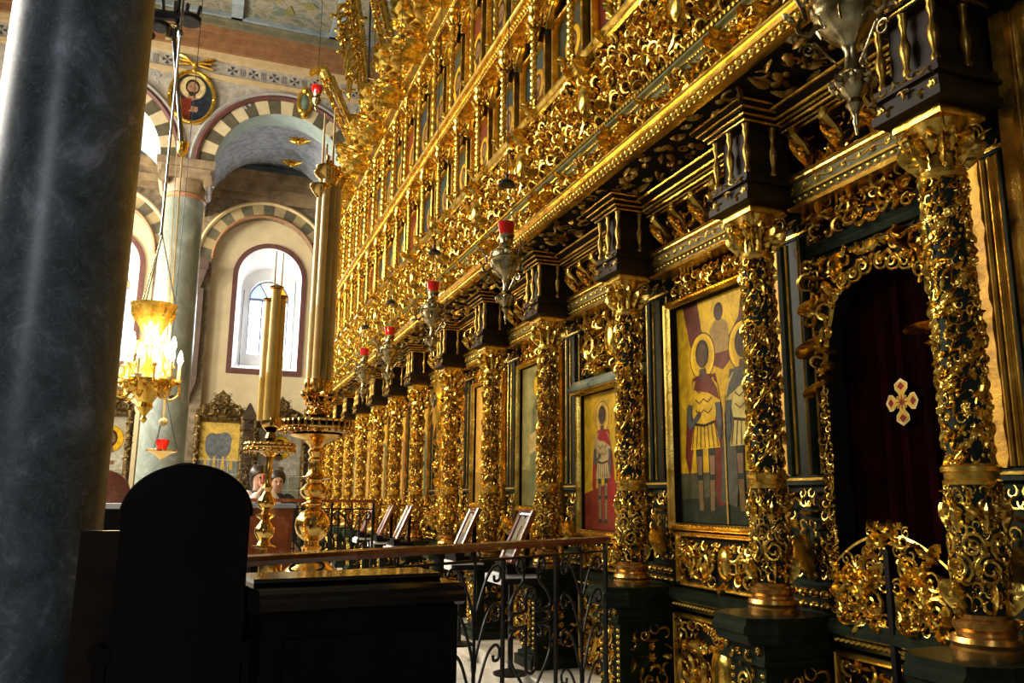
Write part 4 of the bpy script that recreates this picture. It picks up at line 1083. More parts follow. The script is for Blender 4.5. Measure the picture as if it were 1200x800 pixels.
# outer walls
LW = mat('dim nave plaster', (.10, .075, .045), (.15, .12, .075), 1.2, .8)
q = MB(); q.box(XL - .2, XL, -6, 27, 0, 13.1); struct(q.build('wall_left', LW, smooth=False))
q = MB(); q.box(XL, 7, -6.2, -6, 0, 13.1); struct(q.build('wall_front', LW, smooth=False))
q = MB(); q.box(7, 7.2, -6, 27, 0, 13.1); struct(q.build('wall_far_right', LW, smooth=False))
LIT = emit('bright daylight glass', (.85, .90, 1.0), 3)
def side_window(k, y, z0, hh, ww=1.8, x=XL + .01):
    r = empty('window_%d' % k, (x, y, z0), PI / 2); struct(r)
    arc = [(ww / 2 * math.cos(a), hh - ww / 2 + ww / 2 * math.sin(a)) for a in np.linspace(0, PI, 14)]
    p = MB(); p.prism([(-ww / 2, 0), (ww / 2, 0)] + arc, -.03, 0); struct(p.build('pane', LIT, r, smooth=False))
    f = MB(); f.tube([(-ww / 2, -.05, 0), (ww / 2, -.05, 0)] + [(a, -.05, b) for a, b in arc] + [(-ww / 2, -.05, 0)], .09, 4)
    for xx in (-ww / 6, ww / 6): f.tube([(xx, -.05, 0), (xx, -.05, hh - .1)], .025, 4)
    for zz in np.arange(.6, hh - .5, .6): f.tube([(-ww / 2, -.05, zz), (ww / 2, -.05, zz)], .02, 4)
    struct(f.build('frame', MAROON, r, smooth=False))
for k, y in enumerate((5.6, 9.0, 12.8, 17.0)): side_window(3 + k, y, 4.6, 4.2)
r_ = empty('window_9', (-3.6, -5.98, 3.4), PI); struct(r_)  # unseen window added behind the camera to brighten the near pillar
p_ = MB(); p_.prism([(-.8, 0), (.8, 0)] + [(.8 * math.cos(a), 2.8 + .8 * math.sin(a)) for a in np.linspace(0, PI, 14)], -.03, 0); struct(p_.build('pane', LIT, r_, smooth=False))
f_ = MB(); f_.tube([(-.8, -.05, 0), (.8, -.05, 0)] + [(.8 * math.cos(a), -.05, 2.8 + .8 * math.sin(a)) for a in np.linspace(0, PI, 14)] + [(-.8, -.05, 0)], .08, 4); struct(f_.build('frame', MAROON, r_, smooth=False))
# ---- back wall with niches and windows
ZC = 8.1
WIN = [1.43, -2.98]
NC = [1.25, -3.15]
RI, RO = 1.45, 1.85
def arc_pts(cx, cz, R, n=24): return [(cx + R * math.cos(a), cz + R * math.sin(a)) for a in np.linspace(PI, 0, n)]
def wall_arch(mb, x0, x1, z0, z1, cx, cz, R, y, zb=None, m=0, n=24):
    """wall strip x0..x1 with arched opening (open down to zb or floor)"""
    zb = z0 if zb is None else zb
    A = arc_pts(cx, cz, R, n)
    mb.strip([(x, y, z) for x, z in A], [(x, y, z1) for x, _ in A], m)
    mb.add([(x0, y, z0), (cx - R, y, z0), (cx - R, y, z1), (x0, y, z1)], [(0, 1, 2, 3)], m)
    mb.add([(cx + R, y, z0), (x1, y, z0), (x1, y, z1), (cx + R, y, z1)], [(0, 1, 2, 3)], m)
    if zb > z0: mb.add([(cx - R, y, z0), (cx + R, y, z0), (cx + R, y, zb), (cx - R, y, zb)], [(0, 1, 2, 3)], m)
    mb.add([(cx - R, y, zb), (cx - R, y, cz), (cx - R, y, z1), (cx - R, y, z1)], [(0, 1, 2)], m) if False else None
SPAN = mat('mottled spandrel paint', (.10, .07, .04), (.30, .22, .13), 7, .7)
q = MB()
wall_arch(q, -.95, 7, 0, 12.2, NC[0], ZC, RI, YB); wall_arch(q, XL, -.95, 0, 12.2, NC[1], ZC, RI, YB)
for cx in NC:
    o = [(cx - RI, 0)] + arc_pts(cx, ZC, RI) + [(cx + RI, 0)]
    q.strip([(x, YB, z) for x, z in o], [(x, YB + .32, z) for x, z in o])
struct(q.build('wall_back', SPAN, angle=.5))
q = MB()
RW, CWZ = 1.04, 7.8
for cx, wx in zip(NC, WIN):
    wall_arch(q, cx - 1.7, cx + 1.7, 0, 10.2, wx, CWZ, RW - .14, YB + .31, None)
    q.add([(wx - RW + .14, YB + .31, 0), (wx + RW - .14, YB + .31, 0), (wx + RW - .14, YB + .31, 5.08), (wx - RW + .14, YB + .31, 5.08)], [(0, 1, 2, 3)])
struct(q.build('wall_niche', CREAM, smooth=False))
CREAMV = mat('cream voussoir', (.55, .45, .26), (.66, .55, .33), 6, .7); DARKV = mat('dark olive voussoir', (.07, .06, .035), (.13, .11, .06), 6, .7)
def voussoirs(cx, cz, r0, r1, y0, y1, n, t=1, light=None):
    q = MB(); sub = 3
    for k in range(n):
        a0, a1 = PI * k / n, PI * (k + 1) / n
        A = np.linspace(a0, a1, sub + 1); V = []
        for a in A:
            for r in (r0, r1):
                for y in (y0, y1): V.append((cx + r * math.cos(a), y, cz + r * math.sin(a)))
        F = []
        for i in range(sub):
            b = i * 4
            F += [(b, b + 2, b + 6, b + 4), (b + 1, b + 5, b + 7, b + 3), (b, b + 4, b + 5, b + 1), (b + 2, b + 3, b + 7, b + 6)]
        q.add(V, F, k % 2)
    o = q.build('trim_%d' % t, [DARKV, light or CREAMV], smooth=False); return struct(o)
def arch_mould(cx, cz, R, y, r, matl, t):
    q = MB(); q.tube([(x, y, z) for x, z in arc_pts(cx, cz, R, 40)], r, 6); return struct(q.build('trim_%d' % t, matl))
for k, cx in enumerate(NC):
    voussoirs(cx, ZC, RI, RO, YB - .05, YB + .05, 17, 10 + k, mat('tan voussoir', (.30, .22, .10), (.40, .30, .15), 6, .7))
    arch_mould(cx, ZC, RO, YB - .06, .06, TANST, 12 + k); arch_mould(cx, ZC, RI, YB - .05, .05, BROWNST, 14 + k)
q = MB()
for (yo, z0, z1) in ((.10, 9.95, 10.15), (.18, 10.15, 10.35), (.14, 10.35, 10.55), (.26, 10.55, 10.7), (.32, 10.7, 10.82)): q.box(XL, 7, YB - yo, YB + .01, z0, z1)
struct(q.build('trim_16', mat('brown back cornice', (.14, .09, .045), (.30, .20, .10), 3, .6), smooth=False))
q = MB(); q.box(XL, 7, YB - .36, YB, 10.82, 10.95); struct(q.build('trim_17', mat('dark teal ledge', (.02, .03, .035), (.05, .07, .075), 4, .5), smooth=False))
# corbel pilaster between the niches
q = MB(); q.taper(-.62, YB - .1, 7.2, 7.7, .34, .24, .62, .5); q.box(-.95, -.28, YB - .4, YB, 7.7, 8.0); q.box(-.85, -.36, YB - .2, YB, 4.6, 7.2); q.taper(-.6, YB - .08, 4.0, 4.6, .1, .1, .5, .2)
struct(q.build('trim_18', mat('dark brown pilaster', (.05, .03, .022), (.10, .06, .045), 4, .6), smooth=False))
# windows 1 and 2
def deep_window(k, wx):
    r = empty('window_%d' % k, (wx, YB + .3, 0)); struct(r)
    o1 = lambda R, zb: [(-R, zb)] + [(x, z) for x, z in arc_pts(0, CWZ, R, 20)] + [(R, zb)]
    a = o1(RW, 4.93); b = o1(RW - .14, 5.08)
    f = MB(); f.strip([(x, -.03, z) for x, z in a], [(x, -.03, z) for x, z in b], closed=True); f.strip([(x, -.03, z) for x, z in a], [(x, .02, z) for x, z in a], closed=True); f.strip([(x, -.03, z) for x, z in b], [(x, .02, z) for x, z in b], closed=True)
    struct(f.build('surround', MAROON, r, smooth=False))
    i0 = o1(RW - .14, 5.08); gx = .06
    i1 = [(-.58 + gx, 5.62)] + [(gx + .58 * math.cos(t), 7.35 + .58 * math.sin(t)) for t in np.linspace(PI, 0, 20)] + [(.58 + gx, 5.62)]
    q_ = [(x * .9 + gx * .5, min(z, 8.0) if False else z) for x, z in i0]
    v = MB(); mid = [(-.80 + gx, 5.30)] + [(gx + .80 * math.cos(t), 7.62 + .66 * math.sin(t)) for t in np.linspace(PI, 0, 20)] + [(.80 + gx, 5.30)]
    v.strip([(x, 0, z) for x, z in i0], [(x, .75, z) for x, z in mid], closed=True); v.strip([(x, .75, z) for x, z in mid], [(x, .76, z) for x, z in i1], closed=True); v.strip([(x, .76, z) for x, z in i1], [(x, 1.0, z) for x, z in i1], closed=True)
    struct(v.build('reveal', WHITE, r, angle=.5))
    fr = MB(); fr.tube([(x, .97, z) for x, z in i1] + [(i1[0][0], .97, i1[0][1])], .045, 4)
    fr.box(gx - .58, gx + .58, .94, 1.0, 7.30, 7.37)
    for xx in (-.19, .19): fr.box(gx + xx - .02, gx + xx + .02, .95, 1.0, 5.62, 7.3)
    for zz in (6.2, 6.75): fr.box(gx - .58, gx + .58, .96, .99, zz - .012, zz + .012)
    for t in (PI / 3, 2 * PI / 3): fr.tube([(gx, .97, 7.35), (gx + .58 * math.cos(t), .97, 7.35 + .58 * math.sin(t))], .02, 4)
    struct(fr.build('frame', mat('grey blue window frame', (.14, .15, .20), (.22, .22, .28), 6, .5), r, smooth=False))
    g = MB(); g.box(gx - .58, gx + .58, 1.0, 1.01, 5.62, 7.32); struct(g.build('pane', emit('white daylight pane', (.86, .93, 1), 3.0), r, smooth=False))
    for j, (c_, s_) in enumerate((((1.0, .30, .01), 1.1), ((1.0, .92, .55), 1.3), ((.35, .50, 1.0), 1.2))):
        t0 = PI * j / 3
        s = MB(); pts = [(gx, 7.35)] + [(gx + .58 * math.cos(t), 7.35 + .58 * math.sin(t)) for t in np.linspace(t0, t0 + PI / 3, 8)]
        s.add([(x, 1.0, z) for x, z in pts], [tuple(range(9))]); struct(s.build('pane', emit('stained pane %d' % j, c_, s_), r, smooth=False))
    s = MB(); s.tube([(-.28 * 0 + gx + .72, .5, 5.2), (gx + .72, .5, 7.9)], .012, 5); s.tube([(gx - .74, .5, 5.2), (gx - .74, .5, 7.5)], .015, 5); struct(s.build('bar', mat('dark window bar', (.05, .06, .08), (.1, .1, .12), 6, .4), r))
deep_window(1, WIN[0]); deep_window(2, WIN[1])
# ---- arcade in front of it
YA = 20.0; AR, AO, AZ = 1.62, 2.0, 9.32
AC = [1.30, -3.12]
FRES = mat('pale painted spandrel', (.30, .27, .22), (.46, .42, .35), 5, .7, 0, 0, None, 8, (.40, .60))
q = MB()
wall_arch(q, -.91, 7, AZ, 13.0, AC[0], AZ, AR, YA); wall_arch(q, XL, -.91, AZ, 13.0, AC[1], AZ, AR, YA)
q.add([(XL, YA, 0), (AC[1] - AR, YA, 0), (AC[1] - AR, YA, AZ), (XL, YA, AZ)], [(0, 1, 2, 3)])
struct(q.build('wall_arcade', FRES, smooth=False))
VA = mat('blue grey vault fresco', (.24, .27, .33), (.42, .44, .47), 6, .7, 0, 0, None, 9, (.42, .60)); TEAL = mat('teal arch soffit', (.30, .40, .38), (.42, .50, .46), 4, .7)
for k, cx in enumerate(AC):
    A = arc_pts(cx, AZ, AR, 30)
    q = MB(); q.strip([(x, YA, z) for x, z in A], [(x, YA + .7, z) for x, z in A]); struct(q.build('trim_%d' % (20 + k), TEAL))
    B_ = arc_pts(cx, AZ, AR + .18, 30)
    q = MB(); q.strip([(x, YA + .7, z) for x, z in A], [(x, YA + .7, z) for x, z in B_]); q.strip([(x, YA + .7, z) for x, z in B_], [(x, YB, z) for x, z in B_]); struct(q.build('ceiling_vault' if k == 0 else 'ceiling_vault.001', VA, angle=.5))
    voussoirs(cx, AZ, AR, AO, YA - .04, YA + .02, 19, 22 + k)
    arch_mould(cx, AZ, AO + .02, YA - .05, .07, MAROON, 24 + k); arch_mould(cx, AZ, AO + .14, YA - .03, .06, mat('grey stone moulding', (.32, .30, .28), (.42, .40, .37), 5, .7), 26 + k)
q = MB(); q.box(XL, 7, YA + .02, YB, 11.6, 11.7); struct(q.build('ceiling_aisle', VA, smooth=False))
# bands, crosses, cornice on the arcade wall
q = MB(); q.box(XL, 7, YA - .12, YA, 12.06, 12.24); q.box(XL, 7, YA - .06, YA, 11.56, 11.68); struct(q.build('trim_30', TANST, smooth=False))
q = MB()
for (yo, z0, z1) in ((.22, 12.24, 12.42), (.34, 12.42, 12.60), (.44, 12.60, 12.74)): q.box(XL, 7, YA - yo, YA, z0, z1)
struct(q.build('trim_31', BROWNST, smooth=False))
q = MB(); q.box(XL, 7, YA - .52, YA, 12.74, 12.86); q.box(XL, 7, YA - .62, YA, 12.86, 12.99); struct(q.build('trim_32', mat('olive grey cornice', (.12, .11, .07), (.20, .18, .11), 4, .6), smooth=False))
q = MB()
for k in range(22):
    cx = -7.2 + .5 * k + .14
    if -1.5 < cx < -.15: continue
    for t in range(4):
        a = t * PI / 2; ca, sa = math.cos(a), math.sin(a)
        q.add([(cx + u * ca - v * sa, YA - .006, 11.87 + u * sa + v * ca) for u, v in ((.01, 0), (.11, .05), (.11, -.05))], [(0, 1, 2)])
    for d in (.19, .225, .26, .295): q.add([(cx + d, YA - .006, 11.77), (cx + d + .012, YA - .006, 11.77), (cx + d + .012, YA - .006, 11.97), (cx + d, YA - .006, 11.97)], [(0, 1, 2, 3)])
struct(q.build('trim_33', mat('dark stencil paint', (.03, .035, .04), (.06, .065, .07), 6, .7), smooth=False))
q = MB()
for cx, sc in ((.28, .24), (-2.1, .24)):
    V, F = dome_vf(sc, sc, .03, 20); q.add(np.stack([V[:, 0] + cx, YA - V[:, 2], V[:, 1] + 11.05], 1), F)
    for t in range(4):
        a = t * PI / 2; ca, sa = math.cos(a), math.sin(a)
        q.add([(cx + u * ca - v * sa, YA - .045, 11.05 + u * sa + v * ca) for u, v in ((.02, 0), (.15, .07), (.15, -.07))], [(0, 1, 2)])
for k in range(40):
    rr = random.Random(k); cx = rr.uniform(.55, 3.3) if k < 30 else rr.uniform(-1.9, -1.6); V, F = LIB['leaf']; V = V * rr.uniform(.05, .10); a = rr.uniform(0, 6)
    q.add(np.stack([cx + V[:, 0] * math.cos(a) - V[:, 1] * math.sin(a), YA - V[:, 2] * .15, rr.uniform(11.25, 11.5) + V[:, 0] * math.sin(a) + V[:, 1] * math.cos(a)], 1), F)
struct(q.build('trim_34', mat('grey relief plaster', (.20, .20, .19), (.50, .48, .44), 9, .7)))
# portrait medallion
md = empty('portrait_medallion', (-.93, YA - .02, 10.97)); tag(md, 'oval gold framed portrait of a bearded saint on the arcade spandrel', 'medallion')
q = MB(); q.tube([(.50 * math.cos(a), -.05, .66 * math.sin(a)) for a in np.linspace(0, 2 * PI, 41)[:-1]], .055, 8, True); q.build('ring', GOLD, md)
p = Painter(-.01); p.ell(0, 0, .48, .64, (.03, .045, .05), 32); p.poly([(-.40, -.36), (-.28, -.50), (0, -.62), (.28, -.52), (.42, -.3), (.36, -.02), (.14, .12), (-.14, .12), (-.36, -.05)], (.02, .03, .045)); p.poly([(-.3, -.45), (-.02, -.6), (.02, .05), (-.2, .05), (-.34, -.1)], (.20, .035, .02))
bust(p, 0, -.42, 1.0, (.03, .035, .05), DKG, face=(.42, .24, .14), hair=(.06, .035, .02), halo=(.75, .6, .3)); p.poly([(-.34, -.45), (-.02, -.6), (.0, -.03), (-.14, -.02), (-.36, -.12)], (.20, .035, .02)); p.poly([(-.06, -.36), (.14, -.36), (.16, -.27), (.02, -.25)], (.42, .24, .14)); p.build('painting', md)
q = MB()
for sx in (-1, 1):
    for t in (-.15, .25, .6): q.tube([(0, -.05, .84), (sx * .20, -.08, .84 + .2 * t), (sx * .42, -.05, .84 + .35 * t)], [.03, .07, .05], 6, flat=.5)
q.ball((0, -.08, .84), .08); q.ball((0, -.07, .69), .06); q.ball((.5, -.07, 0), .05); q.ball((-.5, -.07, 0), .05); q.ball((0, -.07, -.66), .05); q.build('ribbon_bow', GOLD, md)
ks = empty('keystone_cartouche', (1.72, YA - .08, 11.32)); tag(ks, 'gilded oval cartouche on the keystone of the striped arch', 'cartouche')
q = MB(); q.tube([(.15 * math.cos(a), 0, .28 * math.sin(a)) for a in np.linspace(0, 2 * PI, 25)[:-1]], .06, 7, True); q.ball((0, -.02, .32), .11); q.ball((0, 0, -.32), .12); q.build('ring', GOLD, ks)
q = MB(); V, F = dome_vf(.13, .26, .06, 16); q.add(np.stack([V[:, 0], -V[:, 2], V[:, 1]], 1), F); q.build('boss', mat('green glass boss', (.08, .12, .09), (.2, .26, .2), 5, .15), ks)
for k, (x, y, z, l) in enumerate(((1.75, 21.2, 10.86, 'gilded star boss on the blue vault near the arch'), (1.70, 22.8, 10.86, 'gilded star boss on the blue vault farther back'))):
    s = empty('star_boss', (x, y, z)); tag(s, l, 'star boss')
    q = MB()
    for j in range(16):
        a = 2 * PI * j / 16; L = .34 if j % 2 else .24
        q.add([(.09 * math.cos(a - .2), .09 * math.sin(a - .2), -.03), (.09 * math.cos(a + .2), .09 * math.sin(a + .2), -.03), (L * math.cos(a), L * math.sin(a), -.01), (.1 * math.cos(a), .1 * math.sin(a), -.09), (.05 * math.cos(a), .05 * math.sin(a), .04)], [(0, 2, 3), (3, 2, 1), (0, 4, 2), (1, 2, 4)])
    q.build('rays', GOLD, s, smooth=False); q = MB(); q.ball((0, 0, -.05), .10); q.build('boss', GOLD, s)
# columns
def round_column(name, x, y, prof, matl, label, cap):
    r = empty(name, (x, y, 0)); tag(r, label, 'column')
    q = MB(); q.lathe(prof, 48); q.build('shaft', matl, r)
    cap(r); return r
def cap2(r):
    q = MB(); q.lathe([(.60, 0), (.60, .25), (.54, .3), (.58, .42), (.50, .5)], 40); q.build('base', GREENMARBLE2, r)
    q = MB(); q.lathe([(.44, 8.42), (.49, 8.45), (.50, 8.52), (.44, 8.56)], 40); q.build('collar', mat('orange brown collar', (.30, .13, .06), (.42, .20, .10), 5, .5), r)
    q = MB(); q.lathe([(.43, 8.55), (.45, 8.62), (.52, 8.85)], 40); q.box(-.58, .58, -.58, .58, 8.85, 8.97); q.box(-.54, .54, -.54, .54, 8.97, 9.12); q.box(-.64, .64, -.64, .64, 9.12, 9.315)
    for sx in (-1, 1): q.lathe([(.10, -.6), (.10, .6)], 14); v = q.v[-1]; q.v[-1] = np.stack([v[:, 0] + sx * .50, v[:, 2] * .95, v[:, 1] + 8.80], 1)
    q.build('capital', mat('brown painted capital', (.16, .11, .06), (.34, .25, .15), 4, .5), r, angle=.5)
round_column('marble_column', -.91, 20.35, [(.50, .45), (.50, 2), (.49, 5), (.445, 8.45)], GREENMARBLE2, 'tall grey green marble column with brown capital carrying the arcade', cap2)
def cap1(r):
    q = MB(); q.lathe([(.30, 0), (.30, .12), (.26, .15), (.28, .22), (.235, .26)], 40); q.build('base', GREENMARBLE, r)
    q = MB(); q.lathe([(.20, 5.2), (.225, 5.25), (.20, 5.3), (.18, 5.35), (.26, 5.6)], 40); q.box(-.29, .29, -.29, .29, 5.6, 5.8); q.build('capital', BROWNST, r, angle=.5)
    q = MB(); q.box(-.25, .25, -.25, .25, 5.8, 13); q.build('pier', LW, r, smooth=False)
round_column('marble_pillar', -.495, 2.9, [(.222, .22), (.221, .8), (.217, 1.45), (.2145, 2.4), (.211, 3.4), (.20, 5.2)], GREENMARBLE, 'thick dark grey marble pillar close beside the viewer', cap1)
q = MB(); q.box(XL, 7, YA + .1, YA + .6, AZ, AZ + .01)

# ================================================================== FURNITURE
# dark stall with rounded back
sl = empty('choir_stall', (-.03, 2.50, 0)); tag(sl, 'black silhouetted high backed wooden stall with rounded top beside the pillar', 'stall')
q = MB(); out = [(-.166, 0), (.166, 0), (.166, 1.40)] + [(.166 * math.cos(a), 1.40 + .135 * math.sin(a)) for a in np.linspace(0, PI, 28)[1:-1]] + [(-.166, 1.40)]
q.prism(out, -.025, .02); q.build('back', DARKWOOD, sl, smooth=False)
q = MB(); q.tube([(x, -.0, z) for x, z in out[2:]], .009, 8); q.build('crest_rail', DARKWOOD, sl)
for sx in (-1, 1):
    q = MB(); q.prism([(0, 0)] * 0 + [(sx * .20, 0), (sx * .17, 0), (sx * .17, 1.02), (sx * .20, 1.02)], -.03, .40); q.tube([(sx * .185, -.03, 1.04), (sx * .185, .2, 1.05), (sx * .185, .40, 1.02)], .028, 8); q.build('arm', DARKWOOD, sl, smooth=False)
q = MB(); q.box(-.17, .17, .02, .36, .44, .48); q.build('seat', DARKWOOD, sl, smooth=False)
q = MB(); q.box(-.205, .19, -.05, -.025, .0, .12); q.box(-.15, .15, -.035, -.025, .2, .95); q.box(-.262, -.166, .0, .03, 0, 1.36); q.box(-.262, .2, .03, .06, 0, 1.16); q.build('panel', mat('dark brown panel', (.004, .002, .001), (.014, .007, .003), 9, .4, spec=.2), sl, smooth=False)
# dark chest-high cabinet
bx = empty('counter_cabinet', (.18, 2.33, 0), math.atan2(.095, .57)); tag(bx, 'chest high black polished cabinet in front of the iron railing', 'cabinet')
q = MB(); q.box(.0, .575, .02, .29, .0, 1.148); q.build('body', DARKWOOD, bx, smooth=False)
LACQ = mat('black polished lacquer', (.004, .004, .004), (.010, .008, .007), 4, .10, 0, 0, None, 4, (.35, .68), .6, .04)
q = MB(); q.extrude([(.31, 1.148), (.005, 1.148), (-.01, 1.158), (-.01, 1.178), (.0, 1.188), (.0, 1.2), (.012, 1.21), (.31, 1.21)], -.015, .585); q.extrude([(.31, 1.21), (.14, 1.21), (.13, 1.218), (.14, 1.228), (.31, 1.232)], -.0, .57); q.build('top', LACQ, bx, smooth=False)
q = MB(); q.box(.06, .51, .008, .02, .12, 1.08); q.build('door', DARKWOOD, bx, smooth=False)
# far seats
for k, (x, y, l) in enumerate(((-.07, 4.3, 'second dark rounded stall back just behind the black stall'),)):
    s2 = empty('choir_stall', (x, y, 0)); tag(s2, l, 'stall')
    q = MB(); o2 = [(-.2, 0), (.2, 0), (.2, 1.40)] + [(.2 * math.cos(a), 1.40 + .215 * math.sin(a)) for a in np.linspace(0, PI, 20)[1:-1]] + [(-.2, 1.40)]
    q.prism(o2, -.02, .03); q.build('back', DARKWOOD, s2, smooth=False)
    q = MB(); q.box(-.2, .2, .03, .4, .42, .47); q.build('seat', DARKWOOD, s2, smooth=False)
    for sx in (-1, 1): q = MB(); q.box(sx * .2 - .02, sx * .2 + .02, 0, .4, 0, .95); q.build('arm', DARKWOOD, s2, smooth=False)
s3 = empty('throne_chair', (-.80, 8, 0)); tag(s3, 'red brown varnished chair back with arched top far beyond the pillar', 'chair')
q = MB(); o2 = [(-.22, .0), (.22, .0), (.22, 1.48)] + [(.22 * math.cos(a), 1.48 + .20 * math.sin(a)) for a in np.linspace(0, PI, 16)[1:-1]] + [(-.22, 1.48)]
q.prism(o2, -.03, .03); q.build('back', REDWOOD, s3, smooth=False)
q = MB(); q.box(-.22, .22, .03, .45, .42, .48); q.build('seat', REDWOOD, s3, smooth=False)
for sx in (-1, 1): q = MB(); q.box(sx * .22 - .025, sx * .22 + .025, -.03, .45, .0, .0 + 1.0); q.build('arm', REDWOOD, s3, smooth=False)
lt = empty('lectern', (-.60, 7.3, 0)); tag(lt, 'dark wooden desk with a white cloth beside the red brown chair', 'desk')
q = MB(); q.box(-.3, .2, -.2, .2, 0, 1.36); q.build('body', DARKWOOD, lt, smooth=False)
q = MB(); q.box(-.31, .21, -.21, .21, 1.36, 1.40); q.build('cloth', mat('white cloth', 0, 0), lt, smooth=False)
cbn = empty('side_cabinet', (.66, 8.6, 0)); tag(cbn, 'red brown wooden cabinet with a blue cloth behind the small candle stand', 'cabinet')
q = MB(); q.box(-.20, .20, -.2, .2, 0, 1.36); q.box(-.16, .16, -.215, -.2, .1, 1.28); q.build('body', REDWOOD, cbn, smooth=False)
q = MB(); q.box(-.22, .22, -.23, .22, 1.36, 1.40); q.build('cloth', mat('blue grey cloth', (.20, .26, .36), (.34, .40, .50), 6, .8), cbn, smooth=False)

# ---- wrought iron railing
A0 = (.19, 3.17); RZ = math.atan2(4.49 - 3.17, 2.27 - .19); RL = 2.46
rl = empty('iron_railing', (A0[0], A0[1], 0), RZ); tag(rl, 'black wrought iron railing with wooden handrail and cross, near the dark cabinet', 'railing')
q = MB(); q.extrude([(-.026, 1.212), (.026, 1.212), (.032, 1.23), (.026, 1.246), (.0, 1.252), (-.026, 1.246), (-.032, 1.23)], -.06, RL + .02); q.build('handrail', REDWOOD, rl, angle=.4)
q = MB(); q.box(-.05, RL, -.008, .008, 1.160, 1.172); q.box(-.05, RL, -.008, .008, .10, .115); q.build('horizontal_bar', IRON, rl, smooth=False)
def sm(pts, n=8):
    """Catmull-Rom"""
    P = [pts[0]] + list(pts) + [pts[-1]]; o = []
    for i in range(1, len(P) - 2):
        for k in range(n):
            t = k / n; a, b, c, d = (np.array(P[i + j], float) for j in (-1, 0, 1, 2))
            o.append(.5 * ((2 * b) + (c - a) * t + (2 * a - 5 * b + 4 * c - d) * t * t + (3 * b - a - 3 * c + d) * t ** 3))
    o.append(np.array(P[-2], float)); return o
def rod(mb, pts, r=.0075, closed=False, sides=6):
    mb.tube([(p[0], 0, p[1]) for p in pts], r, sides, closed)
for t in (0.0, 1.0, 2.46):
    q = MB(); q.box(t - .016, t + .016, -.016, .016, .0, 1.215) if t != 2.46 else q.box(t - .010, t + .010, -.010, .010, 0, 1.215); q.build('post', IRON, rl, smooth=False)
for t in (.5, 1.478, 1.94):
    q = MB(); q.box(t - .008, t + .008, -.008, .008, .1, 1.165); q.build('upright', IRON, rl, smooth=False)
def lily(t0, wd):
    q = MB(); rod(q, [(t0, .11), (t0, .6), (t0, 1.165)], .008)
    for zb, zt in ((.92, 1.135), (.72, .955), (.52, .765), (.32, .565)):
        for s_ in (-1, 1):
            rod(q, sm([(t0 + s_ * .004, zb - .10), (t0 + s_ * .012, zb), (t0 + s_ * wd * .45, zt - .06), (t0 + s_ * wd * .8, zt), (t0 + s_ * wd * 1.02, zt - .02), (t0 + s_ * wd * .98, zt - .065), (t0 + s_ * wd * .80, zt - .07), (t0 + s_ * wd * .76, zt - .045)]), .0075)
        q.ball((t0, 0, zb - .03), .014, 8, 8, 3.2)
    q.build('lily_scroll', IRON, rl)
for t0, wd in ((1.258, .19), (2.20, .20), (.75, .20), (.25, .20)): lily(t0, wd)
q = MB()
for t0 in (1.258, .75, .25, 2.20):
    q.tube([(t0 + .034 * math.cos(a) * (2.4 if t0 in (.25,) else 1), 0, 1.194 + .020 * math.sin(a)) for a in np.linspace(0, 2 * PI, 21)[:-1]], .006, 6, True)
q.build('ring', IRON, rl)
tc_, zc, hw_ = 1.712, .858, .042
cr = sm([(tc_ - hw_, zc + .05), (tc_ - hw_, zc + .12), (tc_ - .02, zc + .147), (tc_ + .02, zc + .147), (tc_ + hw_, zc + .12), (tc_ + hw_, zc + .05), (tc_ + hw_ + .01, zc + .034), (tc_ + .14, zc + .034), (tc_ + .175, zc + .012), (tc_ + .175, zc - .012), (tc_ + .14, zc - .034), (tc_ + hw_ + .01, zc - .034), (tc_ + hw_, zc - .05), (tc_ + hw_, zc - .22), (tc_ + .02, zc - .262), (tc_ - .02, zc - .262), (tc_ - hw_, zc - .22), (tc_ - hw_, zc - .05), (tc_ - hw_ - .01, zc - .034), (tc_ - .14, zc - .034), (tc_ - .175, zc - .012), (tc_ - .175, zc + .012), (tc_ - .14, zc + .034), (tc_ - hw_ - .01, zc + .034)], 4)[:-1]
q = MB(); rod(q, cr, .009, True); q.build('cross', IRON, rl)
for s_ in (-1, 1):
    q = MB(); T = lambda a: tc_ + s_ * a
    rod(q, sm([(T(.085), 1.135), (T(.07), 1.105), (T(.095), 1.09), (T(.125), 1.12), (T(.10), 1.158), (T(.065), 1.13), (T(.07), 1.05), (T(.14), .99), (T(.175), .935), (T(.16), .90), (T(.09), .893)]), .008)
    rod(q, sm([(T(.06), .775), (T(.085), .765), (T(.095), .795), (T(.065), .82), (T(.05), .79)]), .006)
    rod(q, sm([(T(.06), .935), (T(.085), .945), (T(.09), .915), (T(.06), .90)]), .006)
    rod(q, sm([(T(.09), .825), (T(.165), .80), (T(.18), .74), (T(.16), .66), (T(.08), .56), (T(.0), .46), (T(-.06), .38), (T(-.10), .30), (T(-.07), .25), (T(-.02), .28)]), .008)
    q.build('vesica_scroll', IRON, rl)
